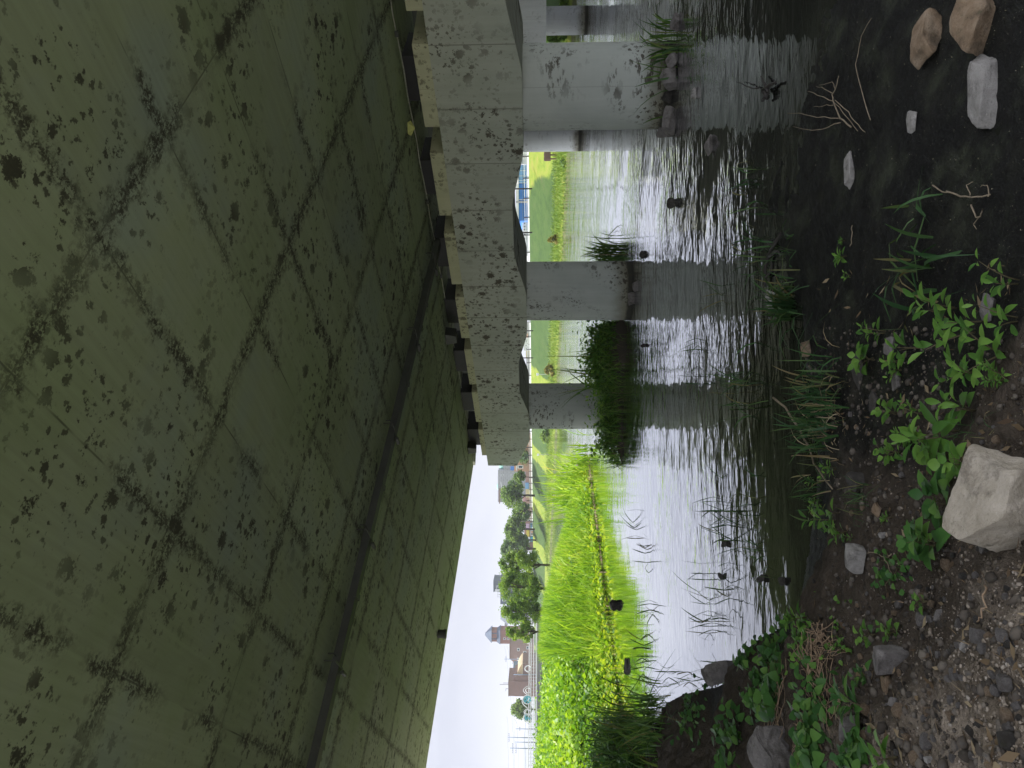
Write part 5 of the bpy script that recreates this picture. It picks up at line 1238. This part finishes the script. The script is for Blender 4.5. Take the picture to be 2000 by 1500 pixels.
# utility poles and wires
def pole(label, y, xt, depth, cross, r=.12):
    p = PD(1040, y, depth); t = thing('utility_pole', label, 'utility pole', (p[0], p[1], 3.0), VROT, 'utility poles beyond the footbridge'); h = 2.5 + (1048 - xt) * depth / F - 3.0
    s = MB(); s.tube([(0, 0, -.3), (0, 0, h)], [r, r * .7], 8); s.build('pole', W['bluegrey'], t, True)
    for z, w in cross:
        s = MB(); s.box(-w, w, -.05, .05, h - z - .05, h - z + .05); s.build('crossarm', W['bluegrey'], t)
        s = MB()
        for k in (-w * .9, -w * .45, w * .45, w * .9): s.tube([(k, 0, h - z + .05), (k, 0, h - z + .25)], .05, 6)
        s.build('insulators', W['rail_grey'], t)
    return np.array([p[0], p[1], 3.0 + h])
T = [pole('tallest grey pole right of the hills', 1441, 992, 180, [(.3, 1.1)]), pole('bare slanting pole left of the tallest one', 1450, 1005, 200, []), pole('crowded pole with crossarms at the left of the hills', 1462, 996, 170, [(.7, 1.2), (1.5, 1.2)]),
     pole('short pole by the round tree', 1424, 1007, 190, [(1.2, .5)]), pole('faint thin pole in front of the brown brick wall', 1288, 985, 205, [(.5, .8)]), pole('slim pole in front of the curved hall', 1318, 1003, 186, [])]
def wire(label, pts, sag=.6, r=.025):
    s = MB()
    for a, b in zip(pts[:-1], pts[1:]):
        s.tube([tuple(np.array(a) + (np.array(b) - np.array(a)) * u - np.array([0, 0, 4 * sag * u * (1 - u)])) for u in np.linspace(0, 1, 11)], r, 4, False)
    tag(s.build('power_wire', W['bluegrey']), label, 'power line', 'power wires over the town')
def pp(x, y, d): return tuple(PD(x, y, d))
for lb, pts in (('upper wire sloping from the tower toward the left edge', [pp(985, 1262, 210), pp(992, 1318, 205), pp(1001, 1424, 190), pp(1001, 1462, 170), pp(1000, 1530, 160)]), ('second wire sloping from the tower under the upper one', [pp(990, 1262, 210), pp(997, 1300, 205), pp(1004, 1424, 190), pp(1003, 1462, 170), pp(1003, 1530, 160)]),
                ('lower wire in front of the round tree', [pp(1005, 1405, 130), pp(1010, 1424, 150), pp(1010, 1530, 150)]), ('heavy dark wire low over the pale hills', [pp(1023, 1392, 122), pp(1023.5, 1441, 124), pp(1023, 1530, 126)]), ('thin wire high in the pale sky', [pp(990, 1400, 190), pp(991, 1441, 180), pp(991, 1530, 160)])):
    wire(lb, pts, .25, .035 if 'heavy' in lb else .02)

# hills
s = MB(); n = 60; rows = 8; vs = []
y_ = np.linspace(1700, 1230, n)
for i, y in enumerate(y_):
    q = PD(1040, y, 2600.0); top = 8 + 70 * (.55 + .9 * float(fbm(np.array([i * .11]), np.array([2.0]), 61, 3))) * (1 if y > 1405 else max(.25, 1 - (1405 - y) / 160))
    for j in range(rows):
        t = j / (rows - 1); p = q + Fh * 900 * t; vs.append((p[0], p[1], 0 + top * math.sin(t * math.pi / 2) * (1 + .12 * float(fbm(np.array([i * .5]), np.array([j * .9]), 63, 3)))))
s.add(vs, [(i * rows + j, (i + 1) * rows + j, (i + 1) * rows + j + 1, i * rows + j + 1) for i in range(n - 1) for j in range(rows - 1)])
g = G('hill_forest'); hc = g.ramp(g.noise(g.pos(), .01, 5), [(.3, (.05, .085, .05)), (.7, (.09, .12, .07))])
tag(s.build('hills', g.done(g.bsdf(hc, .9)), None, True), kind='structure')

# ------------------------------------------------------------------ the air
s = MB(); s.box(-2600, 5600, -2600, 5600, -2.2, 130)
g = G('haze_air'); vol = g.n('VolumePrincipled', {'Color': (.88, .92, 1., 1), 'Density': .00055, 'Anisotropy': .25}).outputs[0]; g.t.links.new(vol, g.out.inputs['Volume'])
tag(s.build('haze', g.mat), 'pale haze in the air over the town and hills', kind='stuff')
# ------------------------------------------------------------------ light, sky, camera
SUN_EL = math.radians(58); sd = np.array([-.82, .55, 0.]); sd /= np.linalg.norm(sd)
sun = bpy.data.lights.new('sun', 'SUN'); sun.energy = 4.4; sun.angle = math.radians(4); sun.color = (1., .955, .88)
so = bpy.data.objects.new('sun', sun); COL.objects.link(so)
dv = Vector((sd[0] * math.cos(SUN_EL), sd[1] * math.cos(SUN_EL), math.sin(SUN_EL)))
so.rotation_euler = dv.to_track_quat('Z', 'Y').to_euler(); so.location = (0, 0, 60)
w = bpy.data.worlds.new('World'); sc.world = w; w.use_nodes = True
g = G(None, w.node_tree); w.node_tree.nodes.clear()
out = g.t.nodes.new('ShaderNodeOutputWorld')
sky = g.n('TexSky'); sky.sky_type = 'NISHITA'; sky.sun_disc = False; sky.sun_elevation = SUN_EL; sky.sun_rotation = math.atan2(sd[0], sd[1]); sky.dust_density = 1.5; sky.air_density = 1.2
tc = g.n('TexCoord').outputs['Generated']
cl = g.noise(g.map(tc, (1., 1., 2.6)), 2.6, 6, .58, .4)
cloud = g.ramp(cl, [(.38, (1.65, 1.72, 2.12)), (.50, (2.05, 2.1, 2.45)), (.62, (2.55, 2.6, 2.88))])
zen = g.m('ADD', 1., g.m('MULTIPLY', g.m('MAXIMUM', g.sep(tc)[2], 0.), 3.6))   # an overcast sky is brighter overhead
cloud = g.mix(1., cloud, g.comb(zen, zen, zen), 'MULTIPLY')
col = g.mix(.95, sky.outputs[0], cloud)
bg = g.n('Background', {'Color': col, 'Strength': .10}); g.t.links.new(bg.outputs[0], out.inputs['Surface'])

cam = bpy.data.cameras.new('camera'); cam.sensor_fit = 'AUTO'; cam.sensor_width = 36; cam.lens = F / 2000 * 36; cam.clip_start = .05; cam.clip_end = 9000
co = bpy.data.objects.new('camera', cam); COL.objects.link(co)
X_, Y_, Z_ = -Uv, Rt, -Fv
co.matrix_world = Matrix(((X_[0], Y_[0], Z_[0], EYE[0]), (X_[1], Y_[1], Z_[1], EYE[1]), (X_[2], Y_[2], Z_[2], EYE[2]), (0, 0, 0, 1)))
sc.camera = co
sc.view_settings.view_transform = 'Standard'; sc.view_settings.look = 'None'; sc.view_settings.exposure = 1.05; sc.view_settings.gamma = 1.0
sc.cycles.max_bounces = 10; sc.cycles.diffuse_bounces = 6; sc.cycles.transparent_max_bounces = 8
sc.cycles.use_denoising = True
try: sc.cycles.use_adaptive_sampling = True
except Exception: pass
